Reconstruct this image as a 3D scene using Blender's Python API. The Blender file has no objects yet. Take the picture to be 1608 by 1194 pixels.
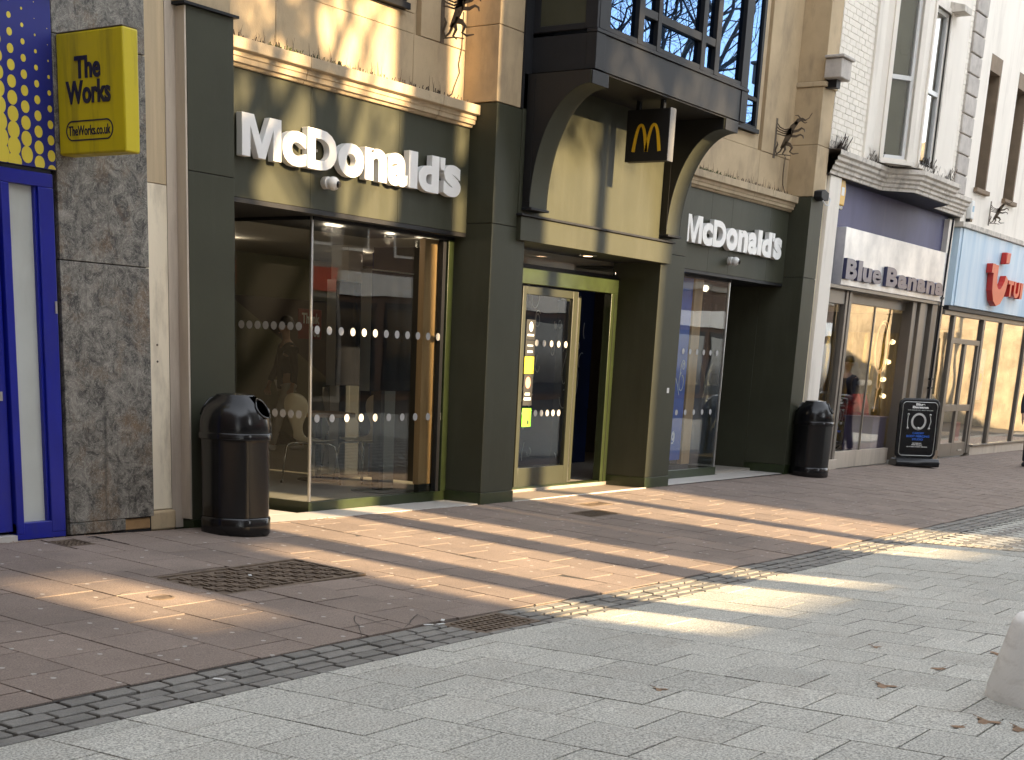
import bpy, bmesh, math, random
from mathutils import Vector, Matrix
random.seed(7)
R = math.radians
scn = bpy.context.scene
col = scn.collection

# ------------------------------------------------------------------ camera
# world: X along the shop fronts (away to the right), Y into the buildings, Z up, metres
CAM = Vector((0.0, -8.2, 1.45))
F, CX, CY, IW, IH = 2235.446, 728.666, 1220.407, 1608.0, 1194.0
def unit(v): return v / v.length
AX = unit(Vector((2353.0 - CX, 626.0 - CY, F)))
AZ = -Vector((405.0 - CX, 8743.0 - CY, F)); AZ = unit(AZ - AX * AX.dot(AZ))
AY = AZ.cross(AX)
right = Vector((AX[0], AY[0], AZ[0])); down = Vector((AX[1], AY[1], AZ[1])); fwd = Vector((AX[2], AY[2], AZ[2]))
cam_d = bpy.data.cameras.new('camera'); cam = bpy.data.objects.new('camera', cam_d); col.objects.link(cam)
m = Matrix((right, -down, -fwd)).transposed().to_4x4(); m.translation = CAM
cam.matrix_world = m
cam_d.sensor_fit = 'HORIZONTAL'; cam_d.sensor_width = 36.0
cam_d.lens = F / IW * 36.0
cam_d.shift_x = (IW / 2 - CX) / IW; cam_d.shift_y = (CY - IH / 2) / IW
cam_d.clip_start = 0.05; cam_d.clip_end = 3000
scn.camera = cam
def px(p):
    d = Vector(p) - CAM; z = d.dot(fwd)
    if z < 0.1: return None
    return (d.dot(right) / z * F + CX, d.dot(down) / z * F + CY, z)

# ------------------------------------------------------------------ light
SUN_EL = R(18.6)
world = bpy.data.worlds.new('World'); scn.world = world; world.use_nodes = True
wt = world.node_tree; wt.nodes.clear()
wo = wt.nodes.new('ShaderNodeOutputWorld'); wb = wt.nodes.new('ShaderNodeBackground')
sky = wt.nodes.new('ShaderNodeTexSky'); sky.sky_type = 'NISHITA'; sky.sun_disc = False
sky.sun_elevation = SUN_EL; sky.sun_rotation = R(179); sky.air_density = 1.0; sky.dust_density = 0.2; sky.ozone_density = 1.0
hs = wt.nodes.new('ShaderNodeHueSaturation'); hs.inputs['Saturation'].default_value = 0.22
wt.links.new(sky.outputs[0], hs.inputs['Color']); wt.links.new(hs.outputs[0], wb.inputs[0]); wt.links.new(wb.outputs[0], wo.inputs[0])
wb.inputs[1].default_value = 0.15
sd = bpy.data.lights.new('sun', 'SUN'); sd.energy = 4.0; sd.angle = R(0.75); sd.color = (1.0, 0.73, 0.42)
sun = bpy.data.objects.new('sun', sd); col.objects.link(sun)
sun.location = (0, -60, 30)
sun.rotation_euler = Vector((-.015*math.cos(SUN_EL), math.cos(SUN_EL), -math.sin(SUN_EL))).to_track_quat('-Z', 'Y').to_euler()
scn.view_settings.view_transform = 'Standard'; scn.view_settings.look = 'None'
scn.view_settings.gamma = 1.0; scn.view_settings.use_curve_mapping = False
scn.view_settings.exposure = 2.42
scn.render.engine = 'CYCLES'
scn.cycles.max_bounces = 6; scn.cycles.diffuse_bounces = 3; scn.cycles.glossy_bounces = 3; scn.cycles.transparent_max_bounces = 16
scn.cycles.caustics_reflective = False; scn.cycles.caustics_refractive = False
try: scn.cycles.use_denoising = True
except Exception: pass

# ------------------------------------------------------------------ ground height
def interp(x, xs, ys):
    if x <= xs[0]: return ys[0]
    for i in range(1, len(xs)):
        if x <= xs[i]: return ys[i-1] + (ys[i] - ys[i-1]) * (x - xs[i-1]) / (xs[i] - xs[i-1])
    return ys[-1]
GUL = -3.54
def gz(X, Y):
    z = interp(X, [0, 6.8, 9, 12, 16, 20, 27, 40], [.10, .08, .03, 0, -.01, -.02, -.03, -.05])
    z += -.045 * min(max(-Y, 0), -GUL)
    if Y < GUL: z += .018 * min(GUL - Y, 6)
    return z

# ------------------------------------------------------------------ materials
MATS = {}
def nd(t, typ, **kw):
    n = t.nodes.new(typ)
    for k, v in kw.items():
        if k in n.inputs: n.inputs[k].default_value = v
        else: setattr(n, k, v)
    return n
def col4(c): return (c[0], c[1], c[2], 1)
def mk(name, c, rough=.6, var=.12, scale=3.0, bump=.0, bscale=60.0, metallic=0.0, streak=0.0, c2=None, spec=.5, speck=0.0, sscale=300.0, rnd=0.0, dirt=None, coat=0.0, gum=0.0):
    if name in MATS: return MATS[name]
    mt = bpy.data.materials.new(name); mt.use_nodes = True; t = mt.node_tree
    b = t.nodes['Principled BSDF']; L = t.links.new
    b.inputs['Roughness'].default_value = rough; b.inputs['Metallic'].default_value = metallic
    b.inputs['Specular IOR Level'].default_value = spec
    if coat: b.inputs['Coat Weight'].default_value = coat; b.inputs['Coat Roughness'].default_value = .15
    geo = nd(t, 'ShaderNodeNewGeometry')
    n1 = nd(t, 'ShaderNodeTexNoise', Scale=scale, Detail=6.0, Roughness=.6)
    if streak:
        mp = nd(t, 'ShaderNodeMapping'); mp.inputs['Scale'].default_value = (1, 1, streak)
        L(geo.outputs['Position'], mp.inputs[0]); L(mp.outputs[0], n1.inputs['Vector'])
    else: L(geo.outputs['Position'], n1.inputs['Vector'])
    rp = nd(t, 'ShaderNodeValToRGB'); e = rp.color_ramp.elements
    lo = [max(0, x * (1 - var)) for x in c]; hi = [min(1, x * (1 + var)) for x in (c2 or c)]
    e[0].position = .3; e[0].color = col4(lo); e[1].position = .7; e[1].color = col4(hi)
    L(n1.outputs['Fac'], rp.inputs[0]); out = rp.outputs[0]
    def mix(a, bcol, fac, mode='MIX'):
        mx = nd(t, 'ShaderNodeMix', data_type='RGBA', blend_type=mode)
        if isinstance(fac, float): mx.inputs[0].default_value = fac
        else: L(fac, mx.inputs[0])
        L(a, mx.inputs[6])
        if isinstance(bcol, tuple): mx.inputs[7].default_value = bcol
        else: L(bcol, mx.inputs[7])
        return mx.outputs[2]
    def ramp(sock, a, bb):
        r = nd(t, 'ShaderNodeMapRange'); r.inputs[1].default_value = a; r.inputs[2].default_value = bb
        L(sock, r.inputs[0]); return r.outputs[0]
    if speck:
        ns = nd(t, 'ShaderNodeTexNoise', Scale=sscale, Detail=2.0, Roughness=.7); L(geo.outputs['Position'], ns.inputs['Vector'])
        r2 = nd(t, 'ShaderNodeValToRGB'); q = r2.color_ramp.elements
        q[0].position = .38; q[0].color = (1 - speck,) * 3 + (1,); q[1].position = .62; q[1].color = (1 + speck * .55,) * 3 + (1,)
        L(ns.outputs['Fac'], r2.inputs[0]); out = mix(out, r2.outputs[0], 1.0, 'MULTIPLY')
    if rnd:
        oi = nd(t, 'ShaderNodeObjectInfo'); mr = nd(t, 'ShaderNodeMapRange')
        mr.inputs[3].default_value = 1 - rnd; mr.inputs[4].default_value = 1 + rnd
        L(oi.outputs['Random'], mr.inputs[0]); cb = nd(t, 'ShaderNodeCombineColor')
        for i in range(3): L(mr.outputs[0], cb.inputs[i])
        out = mix(out, cb.outputs[0], 1.0, 'MULTIPLY')
    if dirt:
        dc, amt, ds, dz = dirt
        mp2 = nd(t, 'ShaderNodeMapping'); mp2.inputs['Scale'].default_value = (1, 1, dz)
        n2 = nd(t, 'ShaderNodeTexNoise', Scale=ds, Detail=8.0, Roughness=.68)
        L(geo.outputs['Position'], mp2.inputs[0]); L(mp2.outputs[0], n2.inputs['Vector'])
        f = ramp(n2.outputs['Fac'], .5, .78)
        mm = nd(t, 'ShaderNodeMath', operation='MULTIPLY'); L(f, mm.inputs[0]); mm.inputs[1].default_value = amt
        out = mix(out, col4(dc), mm.outputs[0])
    if gum:
        vo = nd(t, 'ShaderNodeTexVoronoi', Scale=4.3, voronoi_dimensions='2D'); L(geo.outputs['Position'], vo.inputs['Vector'])
        lt = nd(t, 'ShaderNodeMath', operation='LESS_THAN'); L(vo.outputs['Distance'], lt.inputs[0]); lt.inputs[1].default_value = .06
        sep = nd(t, 'ShaderNodeSeparateColor'); L(vo.outputs['Color'], sep.inputs[0])
        g2 = nd(t, 'ShaderNodeMath', operation='GREATER_THAN'); L(sep.outputs[0], g2.inputs[0]); g2.inputs[1].default_value = .62
        m2 = nd(t, 'ShaderNodeMath', operation='MULTIPLY'); L(lt.outputs[0], m2.inputs[0]); L(g2.outputs[0], m2.inputs[1])
        m3 = nd(t, 'ShaderNodeMath', operation='MULTIPLY'); L(m2.outputs[0], m3.inputs[0]); m3.inputs[1].default_value = gum
        out = mix(out, (.5, .47, .43, 1), m3.outputs[0])
    L(out, b.inputs['Base Color'])
    if bump:
        nb = nd(t, 'ShaderNodeTexNoise', Scale=bscale, Detail=5.0); L(geo.outputs['Position'], nb.inputs['Vector'])
        bp = nd(t, 'ShaderNodeBump', Strength=bump, Distance=.01); L(nb.outputs['Fac'], bp.inputs['Height']); L(bp.outputs[0], b.inputs['Normal'])
    MATS[name] = mt; return mt
def glass(name, boost=1.0, base=.02, tint=(.93, .96, .95), rough=0.0, gcol=(1, 1, 1)):
    mt = bpy.data.materials.new(name); mt.use_nodes = True; t = mt.node_tree; t.nodes.clear(); L = t.links.new
    o = nd(t, 'ShaderNodeOutputMaterial'); mx = nd(t, 'ShaderNodeMixShader')
    tr = nd(t, 'ShaderNodeBsdfTransparent'); tr.inputs[0].default_value = col4(tint)
    gl = nd(t, 'ShaderNodeBsdfGlossy'); gl.inputs['Roughness'].default_value = rough; gl.inputs['Color'].default_value = col4(gcol)
    geo = nd(t, 'ShaderNodeNewGeometry')
    nz = nd(t, 'ShaderNodeTexNoise', Scale=.9, Detail=1.0); L(geo.outputs['Position'], nz.inputs['Vector'])
    bp = nd(t, 'ShaderNodeBump', Strength=.06, Distance=.05); L(nz.outputs['Fac'], bp.inputs['Height']); L(bp.outputs[0], gl.inputs['Normal'])
    # Schlick reflectance from the facing angle, the same on both faces of the pane
    dt = nd(t, 'ShaderNodeVectorMath', operation='DOT_PRODUCT'); L(geo.outputs['Incoming'], dt.inputs[0]); L(geo.outputs['Normal'], dt.inputs[1])
    ab = nd(t, 'ShaderNodeMath', operation='ABSOLUTE'); L(dt.outputs['Value'], ab.inputs[0])
    om = nd(t, 'ShaderNodeMath', operation='SUBTRACT', use_clamp=True); om.inputs[0].default_value = 1.0; L(ab.outputs[0], om.inputs[1])
    pw = nd(t, 'ShaderNodeMath', operation='POWER'); L(om.outputs[0], pw.inputs[0]); pw.inputs[1].default_value = 5.0
    fr = nd(t, 'ShaderNodeMath', operation='MULTIPLY_ADD'); L(pw.outputs[0], fr.inputs[0]); fr.inputs[1].default_value = .96; fr.inputs[2].default_value = .04
    ma = nd(t, 'ShaderNodeMath', operation='MULTIPLY_ADD', use_clamp=True); L(fr.outputs[0], ma.inputs[0]); ma.inputs[1].default_value = boost; ma.inputs[2].default_value = base
    L(ma.outputs[0], mx.inputs[0]); L(tr.outputs[0], mx.inputs[1]); L(gl.outputs[0], mx.inputs[2]); L(mx.outputs[0], o.inputs[0])
    MATS[name] = mt; return mt
def emit(name, c, s):
    mt = bpy.data.materials.new(name); mt.use_nodes = True; b = mt.node_tree.nodes['Principled BSDF']
    b.inputs['Base Color'].default_value = col4(c); b.inputs['Emission Color'].default_value = col4(c); b.inputs['Emission Strength'].default_value = s
    MATS[name] = mt; return mt

m_grey = mk('grey_granite_slab', (.51, .50, .445), .85, .10, 1.2, .3, 110, speck=.5, sscale=95, rnd=.09, dirt=((.24, .205, .165), .5, 2.4, 1))
m_red = mk('red_paving_slab', (.255, .20, .165), .82, .13, 1.3, .25, 260, speck=.28, sscale=120, rnd=.09, dirt=((.10, .085, .075), .5, 1.7, 1), gum=.8)
m_sett = mk('dark_stone_sett', (.21, .20, .18), .7, .18, 9, .4, 60, speck=.15, sscale=120, rnd=.15)
m_joint = mk('dark_paving_joint', (.05, .045, .04), .95, .3, 20)
m_tile = mk('pale_threshold_tile', (.52, .49, .45), .5, .06, 3, rnd=.04, dirt=((.2, .17, .14), .4, 3, 1))
m_mat = mk('brown_entrance_tile', (.26, .21, .17), .6, .12, 3, rnd=.05, dirt=((.1, .09, .08), .4, 3, 1))
m_dkgreen = mk('dark_olive_cladding', (.052, .054, .036), .5, .10, 1.6, .06, 25, spec=.18, dirt=((.10, .10, .08), .35, 2.6, .12))
m_leafframe = mk('olive_door_frame', (.035, .038, .025), .4, .1, 5, dirt=((.015, .015, .012), .4, 10, 1))
m_mural2 = mk('shaded_mural_copy', (.004, .016, .07), .5, .12, 2)  # darker copy of the mural blue; the lobby's shade is in the colour
m_green = mk('green_painted_frame', (.028, .040, .014), .35, .2, 6, .05, 80, dirt=((.02, .02, .015), .6, 14, 1))
m_black = mk('black_gloss_plastic', (.006, .006, .007), .2, .3, 5, .06, 40, dirt=((.022, .022, .021), .3, 14, .3))
m_blackm = mk('black_matt', (.008, .008, .009), .55, .2, 5)
m_charc = mk('charcoal_metal', (.022, .023, .026), .5, .12, 3, .04, 20, spec=.15, dirt=((.05, .05, .048), .2, 3, .2))
m_stone = mk('cream_bath_stone', (.49, .375, .23), .82, .12, 2.2, .2, 90, dirt=((.16, .13, .095), .6, 3.2, .35))
m_stone2 = mk('cream_cornice_stone', (.47, .37, .24), .82, .14, 3, .25, 80, dirt=((.12, .10, .07), .75, 4, .6))
m_mauve = mk('weathered_beige_paint', (.55, .47, .38), .7, .08, 3, .1, 40, streak=.1, dirt=((.16, .12, .09), .5, 5, .15))
m_beige = mk('cream_painted_board', (.84, .74, .56), .6, .07, 4, .1, 30, streak=.08, dirt=((.2, .15, .1), .55, 6, .25))
m_ply = mk('bare_plywood', (.55, .43, .27), .7, .18, 12, .1, 60, streak=.05)
m_white = mk('white_letter_acrylic', (.84, .83, .80), .35, .02, 3)
m_whitep = mk('white_painted_wall', (.86, .80, .71), .75, .05, 1.6, .15, 70, streak=.25, dirt=((.38, .33, .27), .5, 2.4, .2))
m_dot = mk('etched_white_dot', (.42, .42, .41), .6, .05, 3)
m_whitew = mk('white_upvc', (.75, .75, .73), .4, .04, 3)
m_cornw = mk('grimy_white_cornice', (.62, .57, .50), .75, .14, 3, .2, 60, dirt=((.10, .085, .065), .8, 7, .6))
m_blue = mk('royal_blue_gloss_paint', (.007, .014, .27), .3, .12, 3, .04, 30, dirt=((.05, .05, .09), .3, 6, .2))
m_bluefas = mk('royal_blue_fascia', (.012, .018, .20), .45, .08, 2)
m_yellow = mk('yellow_sign_acrylic', (.62, .50, .01), .4, .06, 3, streak=.2, dirt=((.16, .13, .02), .8, 7, .12))
m_yelprint = mk('yellow_print', (.72, .58, .06), .5, .03, 3)
m_navy = mk('navy_print', (.012, .012, .05), .5, .1, 3)
m_frost = mk('frosted_white_panel', (.52, .54, .50), .35, .06, 2, dirt=((.35, .34, .28), .4, 3, .3))
m_wood = mk('oak_panel', (.30, .18, .075), .5, .25, 5, .08, 60, streak=.06, c2=(.36, .22, .10))
m_gold = mk('golden_print', (.85, .50, .02), .45, .06, 4)
m_alu = mk('brushed_aluminium', (.55, .55, .53), .32, .05, 4, metallic=.9)
m_trim = mk('grey_sign_trim', (.09, .09, .09), .45, .1, 6)
m_steel = mk('chrome_steel', (.6, .6, .58), .2, .05, 4, metallic=1.0)
m_silver = mk('polished_sign_metal', (.42, .42, .43), .35, .04, 1.6, .3, 3.0, metallic=.3, c2=(.80, .78, .75))  # pale waves in the colour stand in for wavy reflections
m_indigo = mk('faded_indigo_board', (.085, .085, .17), .6, .12, 2.5, streak=.3, dirt=((.14, .13, .2), .4, 4, .2))
m_letblue = mk('indigo_letter', (.045, .048, .11), .3, .06, 3)
m_tuib = mk('pale_blue_sign', (.30, .52, .72), .45, .04, 1.3, .1, 2.0, spec=.2, streak=.2, c2=(.70, .79, .86))
m_red2 = mk('red_sign_acrylic', (.55, .03, .02), .3, .06, 3)
m_bronze = mk('dark_rusty_iron', (.11, .082, .055), .65, .3, 12, .2, 60)
m_rust = mk('rusty_cast_iron', (.12, .085, .06), .7, .3, 14, .3, 80, c2=(.16, .12, .085))
m_moss = mk('moss_and_weed', (.06, .075, .02), .9, .4, 25)
m_deadweed = mk('dead_weed', (.06, .042, .03), .9, .4, 25)
m_leaf = mk('dry_brown_leaf', (.27, .17, .10), .8, .4, 30)
m_boll = mk('pale_concrete', (.86, .84, .80), .7, .07, 3, .25, 70, dirt=((.40, .36, .31), .5, 5, 3.5))
m_floor = mk('interior_grey_floor', (.34, .31, .27), .35, .12, 2.5)
m_ceil = mk('interior_ceiling', (.42, .40, .36), .8, .05, 3)
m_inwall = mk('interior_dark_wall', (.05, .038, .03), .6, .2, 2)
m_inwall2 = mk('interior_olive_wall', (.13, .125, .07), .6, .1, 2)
m_chair = mk('beige_moulded_chair', (.62, .56, .42), .45, .06, 4)
m_kiosk = mk('kiosk_dark_screen', (.012, .012, .015), .15, .2, 3)
m_kgrey = mk('kiosk_grey_post', (.20, .20, .17), .4, .05, 3)
m_mural = mk('deep_blue_mural', (.012, .07, .38), .5, .12, 2)
m_chalk = mk('chalk_white_line', (.62, .66, .72), .7, .1, 4)
m_bark = mk('tree_bark', (.09, .075, .06), .9, .3, 6, .5, 20)
m_brickopp = mk('dark_brick', (.11, .07, .05), .85, .15, 2, .2, 30)  # brick base colour kept dark so it bounces little light back
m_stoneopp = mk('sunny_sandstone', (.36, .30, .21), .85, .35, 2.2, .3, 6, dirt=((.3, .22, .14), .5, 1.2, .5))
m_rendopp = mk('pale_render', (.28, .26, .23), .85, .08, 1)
m_winopp = mk('dark_window_glass', (.02, .025, .03), .08, .1, 1)
m_leafg = mk('evergreen_leaf', (.045, .07, .025), .6, .35, 3)
m_skin = mk('skin', (.45, .27, .18), .55, .08, 8)
m_jacket = mk('black_jacket', (.012, .012, .014), .8, .3, 10, .2, 60)
m_navyc = mk('dark_navy_coat', (.012, .014, .03), .8, .3, 10, .2, 60)
m_trous = mk('pale_trousers', (.5, .46, .38), .8, .08, 10)
m_shoe = mk('white_trainer', (.72, .70, .66), .5, .05, 8)
m_hair = mk('dark_hair', (.02, .015, .012), .6, .3, 20)
m_tartan = mk('red_black_tartan', (.30, .012, .012), .8, .9, 9)
m_goldfoil = mk('gold_foil_curtain', (.50, .40, .10), .25, .35, 9, .4, 14, metallic=.6, streak=.05)
m_purple = mk('lilac_display_box', (.20, .16, .30), .6, .1, 3)
m_brown = mk('brown_stone_reveal', (.22, .16, .105), .8, .15, 5, .2, 60)
m_quoin = mk('weathered_quoin_stone', (.50, .46, .42), .85, .16, 4, .3, 50, rnd=.1, dirt=((.2, .17, .15), .5, 6, 1))
m_brickw = mk('white_painted_brick', (.86, .80, .70), .75, .05, 3, .2, 50, rnd=.04)
m_poster = mk('pale_blue_poster', (.28, .45, .58), .5, .1, 4)
m_greensq = mk('lime_green_notice', (.22, .85, .05), .5, .03, 4)
m_yelsq = mk('yellow_notice', (.85, .72, .05), .5, .03, 4)
m_blacksq = mk('black_notice', (.03, .03, .028), .5, .1, 4)
m_pink = mk('pale_red_roundel', (.7, .30, .22), .5, .1, 4)
m_buff = mk('buff_tactile_paving', (.40, .36, .29), .8, .1, 5, rnd=.05)
m_woodbox = mk('wooden_box', (.33, .20, .09), .6, .2, 9)
m_frameg = mk('grey_brown_frame', (.20, .175, .145), .4, .08, 4, metallic=.3)
m_alarm = mk('amber_alarm_box', (.75, .42, .03), .4, .05, 4)
m_glass = glass('shop_window_glass', 1.45, .0, (.93, .95, .94))
m_glassb = glass('bay_window_glass', 1.2, .5, (.35, .38, .40), gcol=(.20, .35, .64))
m_glassr = glass('reflective_shop_glass', 1.7, .06, (.94, .95, .95))
m_lamp = emit('warm_downlight', (1, .82, .6), 5.0)
m_lampo = emit('entrance_lamp', (1, .62, .35), 1.5)
m_neon = emit('warm_neon', (1, .6, .25), .16)
m_bulb = emit('window_bulb', (1, .70, .32), 1.0)

def marble():
    mt = bpy.data.materials.new('dark_marbled_stone'); mt.use_nodes = True; t = mt.node_tree; L = t.links.new
    b = t.nodes['Principled BSDF']; b.inputs['Roughness'].default_value = .5
    geo = nd(t, 'ShaderNodeNewGeometry')
    n1 = nd(t, 'ShaderNodeTexNoise', Scale=8.0, Detail=12.0, Roughness=.78, Distortion=1.1); L(geo.outputs['Position'], n1.inputs['Vector'])
    r1 = nd(t, 'ShaderNodeValToRGB'); e = r1.color_ramp.elements
    e[0].position = .40; e[0].color = (.035, .033, .03, 1); e[1].position = .62; e[1].color = (.26, .24, .205, 1); L(n1.outputs['Fac'], r1.inputs[0])
    n2 = nd(t, 'ShaderNodeTexNoise', Scale=2.6, Detail=6.0, Roughness=.7); L(geo.outputs['Position'], n2.inputs['Vector'])
    mr = nd(t, 'ShaderNodeMapRange'); mr.inputs[1].default_value = .52; mr.inputs[2].default_value = .74; L(n2.outputs['Fac'], mr.inputs[0])
    mx = nd(t, 'ShaderNodeMix', data_type='RGBA'); L(mr.outputs[0], mx.inputs[0]); L(r1.outputs[0], mx.inputs[6]); mx.inputs[7].default_value = (.20, .125, .065, 1)
    # pale veins
    n3 = nd(t, 'ShaderNodeTexNoise', Scale=13.0, Detail=6.0, Roughness=.65, Distortion=2.2); L(geo.outputs['Position'], n3.inputs['Vector'])
    sb = nd(t, 'ShaderNodeMath', operation='SUBTRACT'); L(n3.outputs['Fac'], sb.inputs[0]); sb.inputs[1].default_value = .5
    ab = nd(t, 'ShaderNodeMath', operation='ABSOLUTE'); L(sb.outputs[0], ab.inputs[0])
    vr = nd(t, 'ShaderNodeMapRange'); vr.inputs[1].default_value = .0; vr.inputs[2].default_value = .022; vr.inputs[3].default_value = 1.4; vr.inputs[4].default_value = 0; L(ab.outputs[0], vr.inputs[0])
    mv = nd(t, 'ShaderNodeMath', operation='MULTIPLY'); L(vr.outputs[0], mv.inputs[0]); L(n1.outputs['Fac'], mv.inputs[1])
    m2 = nd(t, 'ShaderNodeMix', data_type='RGBA'); L(mv.outputs[0], m2.inputs[0]); L(mx.outputs[2], m2.inputs[6]); m2.inputs[7].default_value = (.44, .42, .36, 1)
    # dark drip streaks
    mp = nd(t, 'ShaderNodeMapping'); mp.inputs['Scale'].default_value = (14, 14, .5); L(geo.outputs['Position'], mp.inputs[0])
    n4 = nd(t, 'ShaderNodeTexNoise', Scale=1.0, Detail=3.0); L(mp.outputs[0], n4.inputs['Vector'])
    m4 = nd(t, 'ShaderNodeMapRange'); m4.inputs[1].default_value = .6; m4.inputs[2].default_value = .75; m4.inputs[4].default_value = .6; L(n4.outputs['Fac'], m4.inputs[0])
    m5 = nd(t, 'ShaderNodeMix', data_type='RGBA'); L(m4.outputs[0], m5.inputs[0]); L(m2.outputs[2], m5.inputs[6]); m5.inputs[7].default_value = (.03, .027, .024, 1)
    L(m5.outputs[2], b.inputs['Base Color'])
    bp = nd(t, 'ShaderNodeBump', Strength=.6, Distance=.01); L(n1.outputs['Fac'], bp.inputs['Height']); L(bp.outputs[0], b.inputs['Normal'])
    return mt
m_marble = marble()

# ------------------------------------------------------------------ mesh helpers
class MB:
    def __init__(s): s.v = []; s.f = []
    def add(s, vs, fs):
        o = len(s.v); s.v += [tuple(p) for p in vs]; s.f += [tuple(i + o for i in f) for f in fs]; return s
    def box(s, x0, x1, y0, y1, z0, z1):
        return s.add([(x0,y0,z0),(x1,y0,z0),(x1,y1,z0),(x0,y1,z0),(x0,y0,z1),(x1,y0,z1),(x1,y1,z1),(x0,y1,z1)],
                     [(0,3,2,1),(4,5,6,7),(0,1,5,4),(1,2,6,5),(2,3,7,6),(3,0,4,7)])
    def prism(s, pts, ext):           # convex/concave polygon in 3D, extruded by vector
        n = len(pts); e = Vector(ext); a = [Vector(p) for p in pts]
        return s.add(a + [p + e for p in a], [tuple(range(n))[::-1], tuple(range(n, 2*n))] + [(i, (i+1) % n, n + (i+1) % n, n + i) for i in range(n)])
    def tube(s, pts, rad, n=8, cap=True):
        pts = [Vector(p) for p in pts]; rad = rad if isinstance(rad, (list, tuple)) else [rad] * len(pts)
        o = []; up = None
        for i, p in enumerate(pts):
            d = (pts[min(i+1, len(pts)-1)] - pts[max(i-1, 0)]); d = unit(d) if d.length > 1e-9 else Vector((0,0,1))
            if up is None: up = Vector((0,0,1)) if abs(d.z) < .9 else Vector((1,0,0))
            a = d.cross(up); a = unit(a) if a.length > 1e-6 else Vector((1,0,0)); b = a.cross(d); up = b
            o += [p + (a * math.cos(2*math.pi*k/n) + b * math.sin(2*math.pi*k/n)) * rad[i] for k in range(n)]
        fs = [(i*n+k, i*n+(k+1) % n, (i+1)*n+(k+1) % n, (i+1)*n+k) for i in range(len(pts)-1) for k in range(n)]
        if cap: fs += [tuple(range(n))[::-1], tuple((len(pts)-1)*n+k for k in range(n))]
        return s.add(o, fs)
    def lathe(s, prof, c=(0,0,0), n=32, shape=None, skip=None):
        o = []
        for r, z in prof:
            for k in range(n):
                a = 2*math.pi*k/n; q = shape(a) if shape else 1
                o.append((c[0]+r*q*math.cos(a), c[1]+r*q*math.sin(a), c[2]+z))
        fs = []
        for i in range(len(prof)-1):
            for k in range(n):
                if skip and skip(i, k): continue
                fs.append((i*n+k, i*n+(k+1) % n, (i+1)*n+(k+1) % n, (i+1)*n+k))
        if prof[0][0] > 1e-4: fs.append(tuple(range(n))[::-1])
        if prof[-1][0] > 1e-4: fs.append(tuple((len(prof)-1)*n+k for k in range(n)))
        return s.add(o, fs)
    def ribbon(s, pts, w, fr, th):      # flat band through 2D points (u,v) with half widths w, in frame fr=(O,U,V,N)
        O, U, V, N = fr; n = len(pts); w = w if isinstance(w, (list, tuple)) else [w] * n
        Lp = []; Rp = []
        for i in range(n):
            a = Vector(pts[max(i-1,0)]); b = Vector(pts[min(i+1,n-1)]); d = b - a; d = d / d.length if d.length > 1e-9 else Vector((1,0)); q = Vector((-d.y, d.x)); p = Vector(pts[i])
            Lp.append(p + q * w[i]); Rp.append(p - q * w[i])
        vs = []
        for t in (-th/2, th/2):
            for p in Lp + Rp: vs.append(O + U * p.x + V * p.y + N * t)
        fs = []
        for i in range(n-1):
            fs += [(i, i+1, n+i+1, n+i), (2*n+i, 3*n+i, 3*n+i+1, 2*n+i+1), (i, 2*n+i, 2*n+i+1, i+1), (n+i, n+i+1, 3*n+i+1, 3*n+i)]
        fs += [(0, n, 3*n, 2*n), (n-1, 3*n-1, 4*n-1, 2*n-1)]
        return s.add(vs, fs)
    def build(s, name, mat, parent=None, bevel=0.0, smooth=False, seg=2):
        me = bpy.data.meshes.new(name); me.from_pydata(s.v, [], s.f); me.update()
        bm = bmesh.new(); bm.from_mesh(me); bmesh.ops.recalc_face_normals(bm, faces=bm.faces); bm.to_mesh(me); bm.free()
        me.materials.append(mat)
        if smooth: me.shade_smooth()
        ob = bpy.data.objects.new(name, me); col.objects.link(ob); ob.parent = parent
        if bevel:
            bv = ob.modifiers.new('bevel', 'BEVEL'); bv.width = bevel; bv.segments = seg; bv.limit_method = 'ANGLE'; bv.angle_limit = R(35)
        if smooth == 'auto' or bevel:
            me.shade_smooth()
            try: me.set_sharp_from_angle(angle=R(40))
            except Exception: pass
        return ob
def box(name, mat, parent, x0, x1, y0, y1, z0, z1, bevel=0.0): return MB().box(x0, x1, y0, y1, z0, z1).build(name, mat, parent, bevel)
def empty(name, loc=(0,0,0)):
    o = bpy.data.objects.new(name, None); col.objects.link(o); o.location = loc; o.empty_display_size = .2; return o
def tag(o, label, cat, group=None):
    o['label'] = label; o['category'] = cat
    if group: o['group'] = group
    return o
def struct(o, label=None):
    o['kind'] = 'structure'
    if label: o['label'] = label
    return o
def kids(o): return [c for c in bpy.data.objects if c.parent == o]
ROOT0 = Vector((0,0,0))
def thing(name, label, cat, loc, group=None):
    # Empty at the base; parts are modelled in world coordinates and re-based by part()
    return tag(empty(name, loc), label, cat, group)
def rebase(root):
    # children were built in world coordinates: keep them in place under a moved empty
    for c in root.children: 
        c.matrix_parent_inverse = Matrix.Translation(-Vector(root.location))
def copy_tree(o, parent=None):
    c = o.copy(); col.objects.link(c); c.parent = parent
    if parent: c.matrix_parent_inverse = o.matrix_parent_inverse.copy()
    for ch in list(o.children): copy_tree(ch, c)
    return c

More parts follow.
